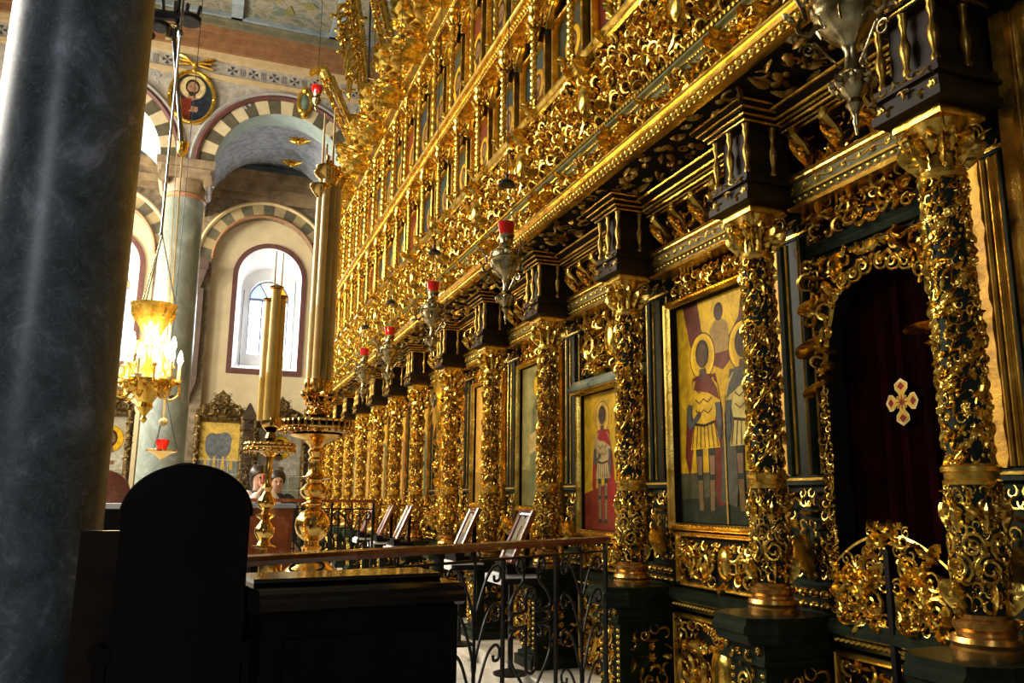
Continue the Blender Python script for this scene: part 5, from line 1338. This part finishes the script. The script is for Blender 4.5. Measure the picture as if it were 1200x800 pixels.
# far railing
r2 = empty('iron_railing', (.42, 9.0, 0), 0.0); tag(r2, 'far iron railing with red brown handrail behind the brass candle stands', 'railing')
q = MB(); q.box(-.1, 1.36, -.03, .03, 1.415, 1.45); q.build('handrail', REDWOOD, r2, smooth=False)
q = MB(); q.box(-.1, 1.36, -.01, .01, 1.34, 1.355); q.box(-.1, 1.36, -.01, .01, .5, .515); q.build('horizontal_bar', IRON, r2, smooth=False)
for t in (0, .45, .9, 1.34): q = MB(); q.box(t - .012, t + .012, -.012, .012, 0, 1.415); q.build('post', IRON, r2, smooth=False)
for t in np.arange(.075, 1.34, .0747):
    q = MB(); q.tube([(t, .0, .5), (t, .0, 1.345)], .008, 6); q.tube([(t - .02, 0, 1.30), (t, 0, 1.25), (t + .02, 0, 1.30)], .006, 5); q.build('baluster', IRON, r2)
for t in (.22, .67, 1.12):
    q = MB()
    for s_ in (-1, 1):
        for zb in (1.1, .8, .5): rod(q, sm([(t, zb), (t + s_ * .08, zb + .15), (t + s_ * .17, zb + .22), (t + s_ * .19, zb + .15), (t + s_ * .13, zb + .14)]), .010)
    rod(q, [(t, 0.5), (t, 1.34)], .009); q.build('scroll', IRON, r2)

# ---- brass candle stands
def gallery(mb, r, z0, z1, n, cx=0, cy=0):
    mb.lathe([(r, z0), (r + .006, z0 + .01), (r, z0 + .02), (r - .008, z0 + .01), (r, z0)], 40, cx, cy); mb.lathe([(r, z1 - .02), (r + .008, z1 - .01), (r, z1), (r - .008, z1 - .01), (r, z1 - .02)], 40, cx, cy)
    for k in range(n):
        a = 2 * PI * k / n; mb.ball((cx + r * math.cos(a), cy + r * math.sin(a), (z0 + z1) / 2), .013, 6, 5, (z1 - z0) * .5 / .013)
        mb.ball((cx + (r + .004) * math.cos(a + PI / n), cy + (r + .004) * math.sin(a + PI / n), z0 - .018), .011, 6, 4, 1.8)
cs = empty('candle_stand', (.85, 6.8, 0)); tag(cs, 'tall polished brass candle stand with wide pierced disc and ball stem', 'candle stand')
q = MB(); q.lathe([(.30, 0), (.30, .04), (.26, .06), (.24, .12), (.20, .16), (.17, .5), (.17, .80), (.21, .83), (.205, .90)], 36); q.build('base', BRASS, cs)
q = MB(); q.lathe([(.205, .88), (.19, .91), (.135, .96), (.095, 1.0), (.07, 1.04), (.075, 1.06), (.085, 1.075), (.06, 1.09), (.055, 1.12), (.085, 1.14), (.122, 1.18), (.14, 1.24), (.13, 1.30), (.095, 1.345), (.06, 1.365), (.06, 1.385), (.095, 1.40), (.098, 1.41), (.06, 1.425), (.055, 1.44), (.085, 1.455), (.11, 1.49), (.115, 1.52), (.085, 1.55), (.06, 1.575), (.075, 1.60), (.135, 1.612), (.135, 1.62), (.08, 1.63), (.06, 1.66), (.055, 1.74), (.065, 1.76), (.05, 1.78), (.07, 1.82), (.05, 1.85), (.07, 1.88), (.12, 1.91), (.20, 1.94), (.215, 1.955), (.15, 1.965)], 36); q.build('stem', BRASS, cs)
q = MB(); q.lathe([(.10, 1.95), (.22, 1.965), (.27, 1.985), (.285, 1.99), (.285, 2.0), (.0, 2.0)], 40); gallery(q, .29, 2.0, 2.075, 34); q.build('disc', BRASS, cs)
q = MB(); q.lathe([(.10, 2.0), (.09, 2.04), (.06, 2.07), (.075, 2.12), (.05, 2.16), (.05, 2.2), (.07, 2.24), (.04, 2.28), (.08, 2.30), (.085, 2.36), (.072, 2.40)], 24)
SOCK = [(-.085, -.01, .036), (-.045, -.05, .036), (.07, .06, .036)]
for k, (a, b, r_) in enumerate(SOCK):
    q.tube([(.03 * np.sign(a), 0, 2.22), (a * 1.3, b * 1.3, 2.20), (a * 1.2, b * 1.2, 2.28), (a, b, 2.33)], .012, 6); q.lathe([(.02, 2.30), (.042, 2.34), (.045, 2.40), (.038, 2.41)], 14, a, b)
mf = cyl(.085)
for k in range(7): put(q, 'tight+', .085 * 2 * PI * k / 7, 2.15, .045, k, mf, hs=1); put(q, 'leaf', .085 * 2 * PI * k / 7, 2.22, .05, 1.5, mf, hs=1.4)
q.build('candle_sockets', BRASS, cs)
def candle(name, x, y, z, h, r, lab, cat, grp, matl, taper=.96, cup=True, cw=1.0):
    o = empty(name, (x, y, z)); tag(o, lab, cat, grp)
    q = MB(); q.lathe([(r, 0), (r, h * .35), (r * 1.015, h * .352), (r * 1.015, h * .357), (r, h * .36), (r * taper, h)], 22); q.build('wax', matl, o)
    if cup:
        q = MB(); q.lathe([(r * .9, h - .02), (r * 1.0, h - .01), (r * 1.25 * cw, h + .03), (r * 1.9 * cw, h + .075), (r * 2.0 * cw, h + .095), (r * 1.8 * cw, h + .10), (r * .9, h + .085), (r * .5, h + .12), (r * .55, h + .20), (r * .3, h + .21)], 22); q.build('drip_cup', BRASS, o)
    return o
bxs, bys = .85, 6.8
candle('pillar_candle', bxs - .02, bys, 2.39, 1.72, .066, 'thickest grey candle at the middle of the tall brass stand', 'candle', 'candles of the tall stand', WAXG)
for k, ((a, b, r_), h, l) in enumerate(zip(SOCK, (1.58, 1.74, 1.70), ('leftmost slim candle on the tall brass stand', 'slim cream candle beside the thickest candle on the tall brass stand', 'slim candle on the right side of the tall brass stand'))):
    candle('pillar_candle', bxs + a, bys + b, 2.40, h, .034, l, 'candle', 'candles of the tall stand', WAX, .96, True, 1.45)
for k, (a, z, h, l) in enumerate(((-.085, 4.26, .52, 'left thin taper above the tall brass stand'), (.0, 4.28, .55, 'right thin taper above the tall brass stand'), (-.055, 4.25, .25, 'shorter middle taper above the tall brass stand'))):
    o = empty('taper', (bxs + a - .0, bys - .02, z - .04)); tag(o, l, 'candle', 'tapers above the tall stand'); q = MB(); q.lathe([(.011, -.12), (.011, 0), (.009, h)], 10); q.build('wax', WAX, o)
cs = empty('candle_stand', (.465, 6.5, 0)); tag(cs, 'slender brass candle stand with small disc, left of the tall stand', 'candle stand')
q = MB(); q.lathe([(.20, 0), (.20, .04), (.15, .08), (.12, .2), (.12, .86), (.14, .9), (.135, 1.0), (.11, 1.01), (.10, .96)], 28); q.build('base', BRASS, cs)
q = MB(); q.lathe([(.03, .96), (.025, 1.08), (.085, 1.095), (.085, 1.105), (.05, 1.115), (.035, 1.14), (.055, 1.165), (.072, 1.20), (.07, 1.235), (.045, 1.265), (.03, 1.29), (.07, 1.32), (.07, 1.328), (.035, 1.34), (.028, 1.365), (.05, 1.38), (.068, 1.41), (.065, 1.44), (.04, 1.47), (.025, 1.50), (.04, 1.53), (.028, 1.56), (.025, 1.62), (.036, 1.66), (.024, 1.70), (.03, 1.76), (.07, 1.79), (.05, 1.80)], 26); q.build('stem', BRASS, cs)
q = MB(); q.lathe([(.05, 1.79), (.17, 1.80), (.18, 1.81), (.18, 1.82), (0, 1.82)], 32); gallery(q, .18, 1.82, 1.865, 22); q.build('disc', BRASS, cs)
q = MB(); q.lathe([(.04, 1.82), (.03, 1.86), (.045, 1.90), (.03, 1.94), (.06, 1.97), (.08, 2.0), (.075, 2.05)], 22); q.build('candle_sockets', BRASS, cs)
for k, (a, b, r_, h, l) in enumerate(((-.045, .02, .036, .93, 'left candle of the tight bundle on the slender brass stand'), (.0, -.035, .040, 1.02, 'front candle of the tight bundle on the slender brass stand'), (.047, .02, .038, .96, 'right candle of the tight bundle on the slender brass stand'))):
    o = candle('altar_candle', .465 - .03 + a, 6.5 + b, 2.03, h, r_, l, 'candle', 'bundle on the slender stand', mat('golden candle wax', (.70, .42, .07), (.88, .60, .16), 5, .35, .1, .03, 30, coat=.2), .92, False)
    q = MB(); q.lathe([(r_ * .3, h), (r_ * 1.3, h + .01), (r_ * 1.35, h + .025), (r_ * .4, h + .03)], 14); q.build('rim', BRASS, o)
for k, (a, l) in enumerate(((-.02, 'left thin taper above the slender brass stand'), (.035, 'right thin taper above the slender brass stand'))):
    o = empty('taper', (.435 + a, 6.465 + .03 * k, 3.0)); tag(o, l, 'candle', 'tapers above the slender stand'); q = MB(); q.lathe([(.007, 0), (.006, .36)], 8); q.build('wax', WAX, o)

# ---- chandelier
ch = empty('chandelier', (-.53, 8.0, 2.1)); tag(ch, 'lit gilded chandelier with candle bulbs hanging beside the near marble pillar', 'chandelier')
q = MB(); q.lathe([(.01, 0), (.03, .03), (.015, .06), (.04, .10), (.07, .14), (.06, .18), (.10, .24), (.16, .30), (.20, .36), (.20, .39), (.14, .41), (.05, .45), (.04, .55), (.06, .60), (.04, .66), (.05, .75), (.10, .85), (.17, .98), (.20, 1.06), (.205, 1.08), (.17, 1.05), (.03, 1.0)], 28)
mf = cyl(.15)
for k in range(10): put(q, 'leaf', .15 * 2 * PI * k / 10, .26, .06, PI / 2, mf, hs=.8); put(q, 'leafn', .15 * 2 * PI * k / 10, .92, .06, PI / 2, mf, hs=.6)
q.build('body', GOLD, ch)
BULB = emit('lit candle bulb', (1.0, .80, .45), 60)
CH_B = []
for k in range(12):
    a = 2 * PI * k / 12 + .3; ca, sa = math.cos(a), math.sin(a); R_ = .20 if k % 2 else .27; zo = .06 if k % 2 else -.05
    am = MB(); am.tube([(x * ca, x * sa, z + zo) for x, z in sm([(.10, .36), (.16, .28), (.22, .27), (R_ + .01, .33), (R_, .42), (.20, .44), (.18, .39)])], .011, 6)
    am.tube([(x * ca, x * sa, z + zo) for x, z in sm([(.05, .62), (.12, .68), (.16, .60), (.20, .48), (R_, .44)])], .008, 6)
    V, F = LIB['leaf']; V = V * .04; am.add(np.stack([(.2 + V[:, 0]) * ca - V[:, 2] * sa, (.2 + V[:, 0]) * sa + V[:, 2] * ca, .3 + zo + V[:, 1]], 1), F)
    am.build('arm', GOLD, ch)
    cd = MB(); cd.lathe([(.01, .42 + zo), (.035, .44 + zo), (.038, .455 + zo), (.015, .46 + zo), (.014, .60 + zo)], 12, R_ * ca, R_ * sa); c_ = cd.build('candle_sleeve', WAX, ch)
    b = MB(); b.lathe([(.010, .60 + zo), (.026, .635 + zo), (.020, .68 + zo), (.004, .73 + zo)], 10, R_ * ca, R_ * sa); b.build('bulb', BULB, c_)
    CH_B.append((-.53 + R_ * ca, 8 + R_ * sa, 2.1 + .65 + zo))
for k in range(3):
    a = 2 * PI * k / 3 + .2; q = MB(); q.tube([(.19 * math.cos(a), .19 * math.sin(a), 1.07), (.01, 0, 1.75)], .006, 5); q.build('chain', SILVER, ch)
q = MB(); q.lathe([(.02, 1.75), (.012, 1.78), (.012, 3.75), (.03, 3.78), (.03, 3.84), (.012, 3.86), (.012, 10.85)], 10); q.build('hanging_rod', mat('blued steel rod', (.25, .27, .33), (.5, .52, .58), 6, .2, 1.0), ch)
hg = empty('pulley_hanger', (-.62, 8.3, 6.12)); tag(hg, 'black pulley bracket with slanted silver rod and gilt weight over the chandelier', 'pulley')
q = MB(); q.tube([(.0, 0, .0), (.18, 0, -1.22)], .022, 8); q.build('rod', mat('blued steel rod', 0, 0), hg)
q = MB(); q.tube([(-.04, 0, -.12), (-.04, 0, .03), (.04, 0, .03), (.04, 0, -.1)], .03, 8); q.build('clevis', SILVER, hg)
q = MB(); q.lathe([(.09, -.03), (.10, -.02), (.08, 0), (.10, .02), (.09, .03)], 16, -.13, 0, 0, 1); q.lathe([(.11, .1), (.12, .11), (.10, .13), (.12, .15), (.11, .16)], 16, .14, 0); q.ball((-.2, 0, -.12), .045, 8, 6); q.tube([(-.2, 0, .12), (.24, 0, .16)], .05, 6); q.tube([(0.03, 0, 0), (.03, 0, 6.95)], .02, 6)
for k in range(5): q.tube([(-.2 + .1 * k, 0, .1), (-.24 + .12 * k, -.05, .28)], .02, 5)
q.build('bracket', IRON, hg)
q = MB(); q.lathe([(.01, -1.36), (.04, -1.32), (.055, -1.27), (.05, -1.24), (.06, -1.21), (.03, -1.19)], 14, .19); q.build('weight', GOLD, hg)
q = MB(); q.tube([(.19, 0, -1.33), (.24, 0, -3.98)], .011, 6); q.tube([(.13, .03, -1.0), (.20, .03, -3.3)], .006, 6); q.ball((.24, 0, -3.98), .04); q.build('cord', mat('yellow cord', (.55, .42, .16), (.72, .58, .28), 12, .5), hg)
vl = empty('votive_lamp', (-.40, 9, 1.88)); tag(vl, 'small gilt lamp with red glass hanging low in front of the far marble column', 'lamp')
q = MB(); q.lathe([(.01, -.06), (.03, -.04), (.09, .0), (.15, .02), (.155, .035), (.09, .05), (.05, .055)], 24); q.build('bowl', BRASS, vl)
q = MB(); q.lathe([(.04, .05), (.06, .09), (.065, .14), (.055, .14), (.04, .07)], 18); q.build('red_glass', REDGLASS, vl)
q = MB()
for k in range(3):
    a = 2 * PI * k / 3; q.tube([(.14 * math.cos(a), .14 * math.sin(a), .04), (0, 0, .55)], .004, 5)
q.tube([(0, 0, .54), (0, 0, 11.1)], .004, 5); q.build('chain', IRON, vl)
v2 = empty('votive_lamp', (1.60, 15.9, 9.55)); tag(v2, 'small red glass lamp hanging from the dragon head of the crest', 'lamp')
q = MB(); q.lathe([(.01, -.35), (.04, -.30), (.02, -.25), (.08, -.18), (.10, -.12), (.06, -.05), (.08, 0)], 18); q.build('body', SILVER, v2)
q = MB(); q.lathe([(.07, 0), (.11, .08), (.12, .17), (.10, .16), (.05, .02)], 18); q.build('red_glass', REDGLASS, v2)
q = MB(); q.tube([(0, 0, 0), (0, 0, 3.4)], .006, 5); q.build('chain', IRON, v2)

# ---- icon shrines on the back wall
CARVD = mat('dark old gilding', (.06, .04, .015), (.28, .17, .05), 14, .4, .6, .4, 60)
def shrine(x, y, w, z0, z1, lab, kind):
    r = empty('icon_shrine', (x, y, 0)); tag(r, lab, 'icon shrine', 'icon shrines along the back wall')
    q = MB(); q.box(-w / 2, w / 2, 0, .25, 0, z0); q.box(-w / 2, w / 2, .1, .25, z0, z1); q.build('case', mat('dark shrine wood', (.03, .02, .012), (.07, .045, .025), 8, .5), r, smooth=False)
    for sx in (-1, 1):
        q = MB(); q.lathe([(.07, z0 - .9), (.08, z0 - .85), (.05, z0 - .8), (.055, z1 - .1), (.09, z1), (.09, z1 + .05)], 12, sx * (w / 2 - .08), -.0); mf = cyl(.055, sx * (w / 2 - .08), 0); fill(q, mf, 0, 2 * PI * .055, z0 - .8, z1 - .1, .09, 5, False, 1.0, None, ('leaf', 'bead', 'scroll')); q.build('column', CARVD, r)
    q = MB(); pts = [(w / 2 * math.cos(a), z1 + .02 + .45 * math.sin(a)) for a in np.linspace(0, PI, 16)]
    q.prism([(-w / 2, z1 - .05), (w / 2, z1 - .05)] + pts[1:-1], .05, .15); q.prism([(-.22, z1 + .3), (.22, z1 + .3), (.20, z1 + .62), (.08, z1 + .68), (0, z1 + .78), (-.08, z1 + .68), (-.20, z1 + .62)], .06, .13); mf = planar(.05)
    fill(q, mf, -w / 2, w / 2, z1 - .05, z1 + .5, .15, 6, True, 1.3, lambda u, v: v - z1 < .47 * math.sqrt(max(0, 1 - (2 * u / w) ** 2))); fill(q, mf, -.22, .22, z1 + .35, z1 + .70, .09, 7, True, 1.3); fill(q, mf, -w / 2, w / 2, z1 - .05, z1 + .5, .09, 16, True, 1.3, lambda u, v: v - z1 < .45 * math.sqrt(max(0, 1 - (2 * u / w) ** 2)))
    q.build('pediment', CARVD, r)
    p = Painter(.08); w2, h = w - .32, z1 - z0
    if kind == 0:
        p.rect(-w2 / 2, w2 / 2, z0, z1 - .08, (.72, .48, .10)); p.rect(-w2 / 2, w2 / 2, z0, z0 + h * .50, (.22, .24, .22))
        for cx_, cz_, rx, rz in ((-.02, .66, .30, .20), (-.18, .72, .16, .13), (.14, .74, .16, .12), (0, .50, .18, .18)): p.ell(cx_, z0 + cz_ * h, rx * w2 * 1.1, rz * h * .8, (.17, .18, .19))
        for s_ in (-.32, -.1, .12, .33): p.poly([(s_ * w2 - .05, z0 + .40 * h), (s_ * w2 + .05, z0 + .40 * h), (s_ * w2 + .02, z0 + .55 * h), (s_ * w2 - .02, z0 + .55 * h)], (.66, .42, .08))
    else:
        p.rect(-w2 / 2, w2 / 2, z0, z1 - .08, (.42, .38, .28)); bust(p, 0, z0 + h * .36, h * .5, (.5, .46, .38), PALE)
        p.rect(-w2 / 2, w2 / 2, z0, z0 + h * .36, (.28, .27, .20))
    for k in range(1, 4): p.rect(-w2 / 2, w2 / 2, z0 + h * .17 * k, z0 + h * .17 * k + .015, (.62, .58, .42))
    for k in range(1, 4): p.rect(-w2 / 2 + w2 * k / 4 - .008, -w2 / 2 + w2 * k / 4 + .008, z0, z0 + h * .52, (.55, .50, .36))
    p.build('painting', r)
    q = MB(); frame_mb(q, w2 + .1, h - .02, [(0, .1), (0, .02), (.02, .0), (.05, .06)], z0 - .04); q.build('frame', CARVD, r, smooth=False)
    return r
shrine(.36, 23.3, 1.32, 1.3, 3.55, 'carved icon shrine with gold and grey painting left of the slender candle stand', 0)
shrine(1.92, 23.3, 1.46, 1.3, 3.45, 'pale icon shrine behind the slender candle stand and standing visitors', 1)
shrine(-2.30, 23.3, 1.05, 1.3, 3.6, 'dark carved icon shrine seen past the near pillar', 1)
bp = empty('carved_post', (1.06, 22.95, 0)); tag(bp, 'dark carved post with pointed cap between two icon shrines', 'post')
q = MB(); q.box(-.13, .13, -.1, .1, 0, 3.5); q.taper(0, 0, 3.5, 3.62, .34, .3, .34, .3); q.taper(0, 0, 3.62, 3.95, .34, .3, .04, .04); q.build('post', mat('dark shrine wood', 0, 0), bp, smooth=False)
q = MB(); fill(q, planar(-.1), -.11, .11, .5, 3.5, .13, 8, True, 1.0); q.build('carving', CARVD, bp)

# ---- visitors
def person(name, x, y, rz, lab, joints, skin_c, hair_c, cloth):
    r = empty(name, (x, y, 0), rz); tag(r, lab, 'person')
    def skinned(nm, pts, edges, radii, matl, root=0, sub=2, parent=r):
        me = bpy.data.meshes.new(nm); me.from_pydata(pts, edges, []); o = bpy.data.objects.new(nm, me); COL.objects.link(o)
        m1 = o.modifiers.new('s', 'SKIN'); m1.use_smooth_shade = True
        for i, rr in enumerate(radii): me.skin_vertices[0].data[i].radius = rr if isinstance(rr, tuple) else (rr, rr)
        me.skin_vertices[0].data[root].use_root = True
        m2 = o.modifiers.new('d', 'SUBSURF'); m2.levels = sub; m2.render_levels = sub
        dg = bpy.context.evaluated_depsgraph_get(); nme = bpy.data.meshes.new_from_object(o.evaluated_get(dg))
        o.modifiers.clear(); o.data = nme; nme.name = nm; nme.materials.clear(); nme.materials.append(matl); nme.polygons.foreach_set('use_smooth', [True] * len(nme.polygons)); o.parent = parent
        return o
    J = joints
    P = [J['pelvis'], J['belly'], J['chest'], J['neck'], J['jaw'], J['brow'], J['crown']]
    Rr = [(.15, .11), (.135, .10), (.165, .11), (.055, .055), (.070, .082), (.082, .098), (.05, .06)]
    E = [(0, 1), (1, 2), (2, 3), (3, 4), (4, 5), (5, 6)]
    for s_ in ('l', 'r'):
        i = len(P); P += [J['sh_' + s_], J['el_' + s_], J['wr_' + s_], J['hand_' + s_]]; Rr += [.058, .042, .028, (.036, .018)]; E += [(2, i), (i, i + 1), (i + 1, i + 2), (i + 2, i + 3)]
        hp, el = np.array(J['hand_' + s_]), np.array(J['wr_' + s_]); d = hp - el; d /= np.linalg.norm(d)
        sd = np.cross(d, (0, 1, 0)); sd /= np.linalg.norm(sd) + 1e-9; nr = np.cross(sd, d)
        for k, (off, ln) in enumerate(((-.026, .06), (-.009, .075), (.009, .07), (.026, .055))):
            b = len(P); P += [tuple(hp + sd * off + d * .03), tuple(hp + sd * off * 1.1 + d * (.03 + ln * .6) + nr * .012), tuple(hp + sd * off * 1.1 + d * (.03 + ln * .9) + nr * .035)]; Rr += [.0095, .009, .0075]; E += [(i + 3, b), (b, b + 1), (b + 1, b + 2)]
        b = len(P); P += [tuple(hp - d * .02 + sd * .042 + nr * .015), tuple(hp + d * .02 + sd * .058 + nr * .03)]; Rr += [.011, .009]; E += [(i + 3, b), (b, b + 1)]
    for s_ in ('l', 'r'):
        i = len(P); P += [J['hip_' + s_], J['kn_' + s_], J['an_' + s_], J['toe_' + s_]]; Rr += [.09, .058, .04, (.045, .03)]; E += [(0, i), (i, i + 1), (i + 1, i + 2), (i + 2, i + 3)]
    skinned('body', P, E, Rr, mat('skin ' + skin_c, (.42, .24, .16), (.58, .36, .26), 8, .5))
    bq = np.array(J['brow']); jw = np.array(J['jaw'])
    f = MB()
    f.ball(tuple(bq + np.array((.03, -.088, -.012))), .012, 8, 6); f.ball(tuple(bq + np.array((-.03, -.088, -.012))), .012, 8, 6); f.build('eyes', mat('dark eye', (.02, .015, .01), (.04, .03, .02), 5, .3), r)
    f = MB(); f.tube([tuple(bq + np.array((0, -.092, .0))), tuple(bq + np.array((0, -.112, -.05))), tuple(bq + np.array((0, -.09, -.058)))], [.008, .014, .010], 7); f.build('nose', mat('skin ' + skin_c, 0, 0), r)
    f = MB(); f.tube([tuple(jw + np.array((-.022, -.076, .005))), tuple(jw + np.array((0, -.083, .003))), tuple(jw + np.array((.022, -.076, .005)))], .006, 6); f.build('mouth', mat('lips', (.35, .10, .08), (.45, .15, .12), 5, .4), r)
    h = MB(); c = bq + np.array((0, .02, .025)); b0 = MB(); b0.lathe([(.104 * math.sin(t) + .001, .118 * math.cos(t)) for t in np.linspace(PI * .62, 0.0, 10)], 18); V = b0.v[0] @ np.array(Matrix.Rotation(-.62, 3, 'X')).T + c; h.add(V, b0.f)
    h.tube([tuple(c + np.array((0, .06, .0))), tuple(c + np.array((0, .085, -.08))), tuple(c + np.array((0, .075, -.16)))], [.075, .07, .045], 10); h.build('hair', mat(hair_c, (.010, .007, .005), (.03, .02, .014), 20, .4), r)
    top, sleeve, trous = cloth
    up = lambda t: tuple(np.array(J['chest']) * (1 - t) + np.array(J['neck']) * t)
    vp = [tuple(np.array(J['pelvis']) - (0, 0, .13)), J['pelvis'], J['belly'], J['chest'], up(.55), up(1.12)]
    skinned('vest', vp, [(0, 1), (1, 2), (2, 3), (3, 4), (4, 5)], [(.20, .16), (.195, .155), (.18, .145), (.215, .16), (.165, .135), (.082, .085)], top)
    for s_ in ('l', 'r'):
        skinned('sleeve', [tuple(np.array(J['sh_' + s_]) * (.28, 1, 1) + (0, 0, .0)), tuple(np.array(J['sh_' + s_]) * (.92, 1, 1) + (0, 0, -.005)), J['el_' + s_], tuple(np.array(J['el_' + s_]) * .5 + np.array(J['wr_' + s_]) * .5), J['wr_' + s_]], [(0, 1), (1, 2), (2, 3), (3, 4)], [(.105, .10), .098, .070, .056, .048], sleeve)
        skinned('trouser_leg', [tuple(np.array(J['hip_' + s_]) + (0, 0, .06)), J['kn_' + s_], J['an_' + s_]], [(0, 1), (1, 2)], [.115, .078, .065], trous)
        skinned('shoe', [J['an_' + s_], tuple(np.array(J['an_' + s_]) * (1, 1, .5)), J['toe_' + s_]], [(0, 1), (1, 2)], [.05, .055, (.055, .035)], mat('black shoe', (.01, .01, .01), (.02, .02, .02), 5, .4))
    return r
def standing(H, **kw):
    k = H / 1.72
    J = dict(pelvis=(0, 0, .95), belly=(0, 0, 1.10), chest=(0, .01, 1.32), neck=(0, .01, 1.47), jaw=(0, -.02, 1.545), brow=(0, -.01, 1.62), crown=(0, .0, 1.69),
             sh_l=(-.19, .01, 1.40), el_l=(-.23, .03, 1.12), wr_l=(-.22, -.06, .90), hand_l=(-.22, -.09, .83), sh_r=(.19, .01, 1.40), el_r=(.23, .03, 1.12), wr_r=(.22, -.06, .90), hand_r=(.22, -.09, .83),
             hip_l=(-.09, 0, .90), kn_l=(-.10, -.02, .50), an_l=(-.10, .02, .09), toe_l=(-.11, -.13, .035), hip_r=(.09, 0, .90), kn_r=(.10, -.02, .50), an_r=(.10, .02, .09), toe_r=(.11, -.13, .035))
    J.update(kw)
    return {a: tuple(np.array(b) * k) for a, b in J.items()}
NAVY = mat('navy quilted cloth', (.012, .016, .03), (.03, .035, .055), 12, .7); WSH = mat('white shirt cloth', (.60, .60, .62), (.76, .75, .74), 8, .8); JEAN = mat('dark trousers', (.015, .018, .025), (.03, .035, .045), 12, .8)
person('person', .61, 9.9, .35, 'person in navy vest and white sleeves raising a red phone to the face', standing(1.80, el_l=(-.27, -.12, 1.22), wr_l=(-.10, -.26, 1.44), hand_l=(-.055, -.27, 1.52), el_r=(.25, -.02, 1.13), wr_r=(.15, -.20, 1.12), hand_r=(.10, -.24, 1.14)), 'one', 'dark hair', (NAVY, WSH, JEAN))
ph = empty('phone', (.668, 9.572, 1.555), .35); tag(ph, 'red phone held up in front of the face by the person in the navy vest', 'phone')
q = MB(); q.box(-.04, .04, -.005, .005, 0, .15); q.box(-.041, .041, .003, .006, -.001, .151); q.build('case', mat('red phone case', (.5, .02, .02), (.6, .03, .03), 6, .3), ph, smooth=False)
q = MB(); q.box(-.036, .036, -.0065, -.005, .008, .142); q.build('screen', LACQ, ph, smooth=False)
person('person', .86, 10.5, .1, 'person with black hair in dark clothes behind the slender brass stand', standing(1.77), 'one', 'black hair', (NAVY, NAVY, JEAN))

# ================================================================== LIGHT
S.world = bpy.data.worlds.new('World'); S.world.use_nodes = True
wn = S.world.node_tree; bg = wn.nodes['Background']; bg.inputs['Color'].default_value = (.75, .85, 1, 1); bg.inputs['Strength'].default_value = .25
def area(loc, rot, sx, sy, e, c):
    l = bpy.data.lights.new('light', 'AREA'); l.shape = 'RECTANGLE'; l.size = sx; l.size_y = sy; l.energy = e; l.color = c
    o = bpy.data.objects.new('window_light', l); COL.objects.link(o); o.location = loc; o.rotation_euler = rot; return o
E_ = (0, -PI / 2, 0)
for y, e in ((5.6, 130), (9.0, 640), (12.8, 1000), (17.0, 950)):
    area((XL + .25, y, 6.7), (0, -PI / 2 + .25, 0), 4.0, 1.7, e, (1.0, .90, .72))
for wx in WIN: area((wx + .06, YB + 1.2, 6.5), (-PI / 2, 0, 0), 1.0, 1.8, 38, (.85, .92, 1.0))
area((-3.6, -5.6, 5.2), (PI / 2 - .25, 0, 0), 1.6, 3.2, 55, (.84, .91, 1.0))  # cool light of the added window behind the camera
area((-7.3, 22, 6.5), E_, 3.0, 2.5, 1300, (1, .92, .70))  # added fill that brightens the niche wall; no window stands here
for k, (x, y, z) in enumerate(CH_B):
    if k % 2 == 0:
        l = bpy.data.lights.new('bulb_light', 'POINT'); l.energy = 28; l.color = (1, .74, .40); l.shadow_soft_size = .04
        o = bpy.data.objects.new('bulb_light', l); COL.objects.link(o); o.location = (x, y, z + .06)

# ================================================================== CAMERA
cam = bpy.data.cameras.new('camera'); cam.sensor_width = 36; cam.lens = 960 * 36 / 1200; cam.clip_start = .05
co = bpy.data.objects.new('camera', cam); COL.objects.link(co)
def dpx(x, y): return np.array([(x - 600) / 960., (400 - y) / 960., -1.])
Dv = ((235 - 600) * (650 - 600) + 960 ** 2) / (583 - 400)
U = dpx(650, 400 - Dv); Yd = dpx(235, 583); Yd /= np.linalg.norm(Yd); U -= Yd * U.dot(Yd); U /= np.linalg.norm(U); Xd = np.cross(Yd, U)
Rm = Matrix([list(Xd), list(Yd), list(U)])      # world = Rm @ camera
M = Rm.to_4x4(); M.translation = (0, 0, 1.45)
co.matrix_world = M
S.camera = co
S.view_settings.view_transform = 'Standard'; S.view_settings.look = 'None'; S.view_settings.gamma = 1; S.view_settings.use_curve_mapping = False
S.view_settings.exposure = 0.55
S.cycles.max_bounces = 6
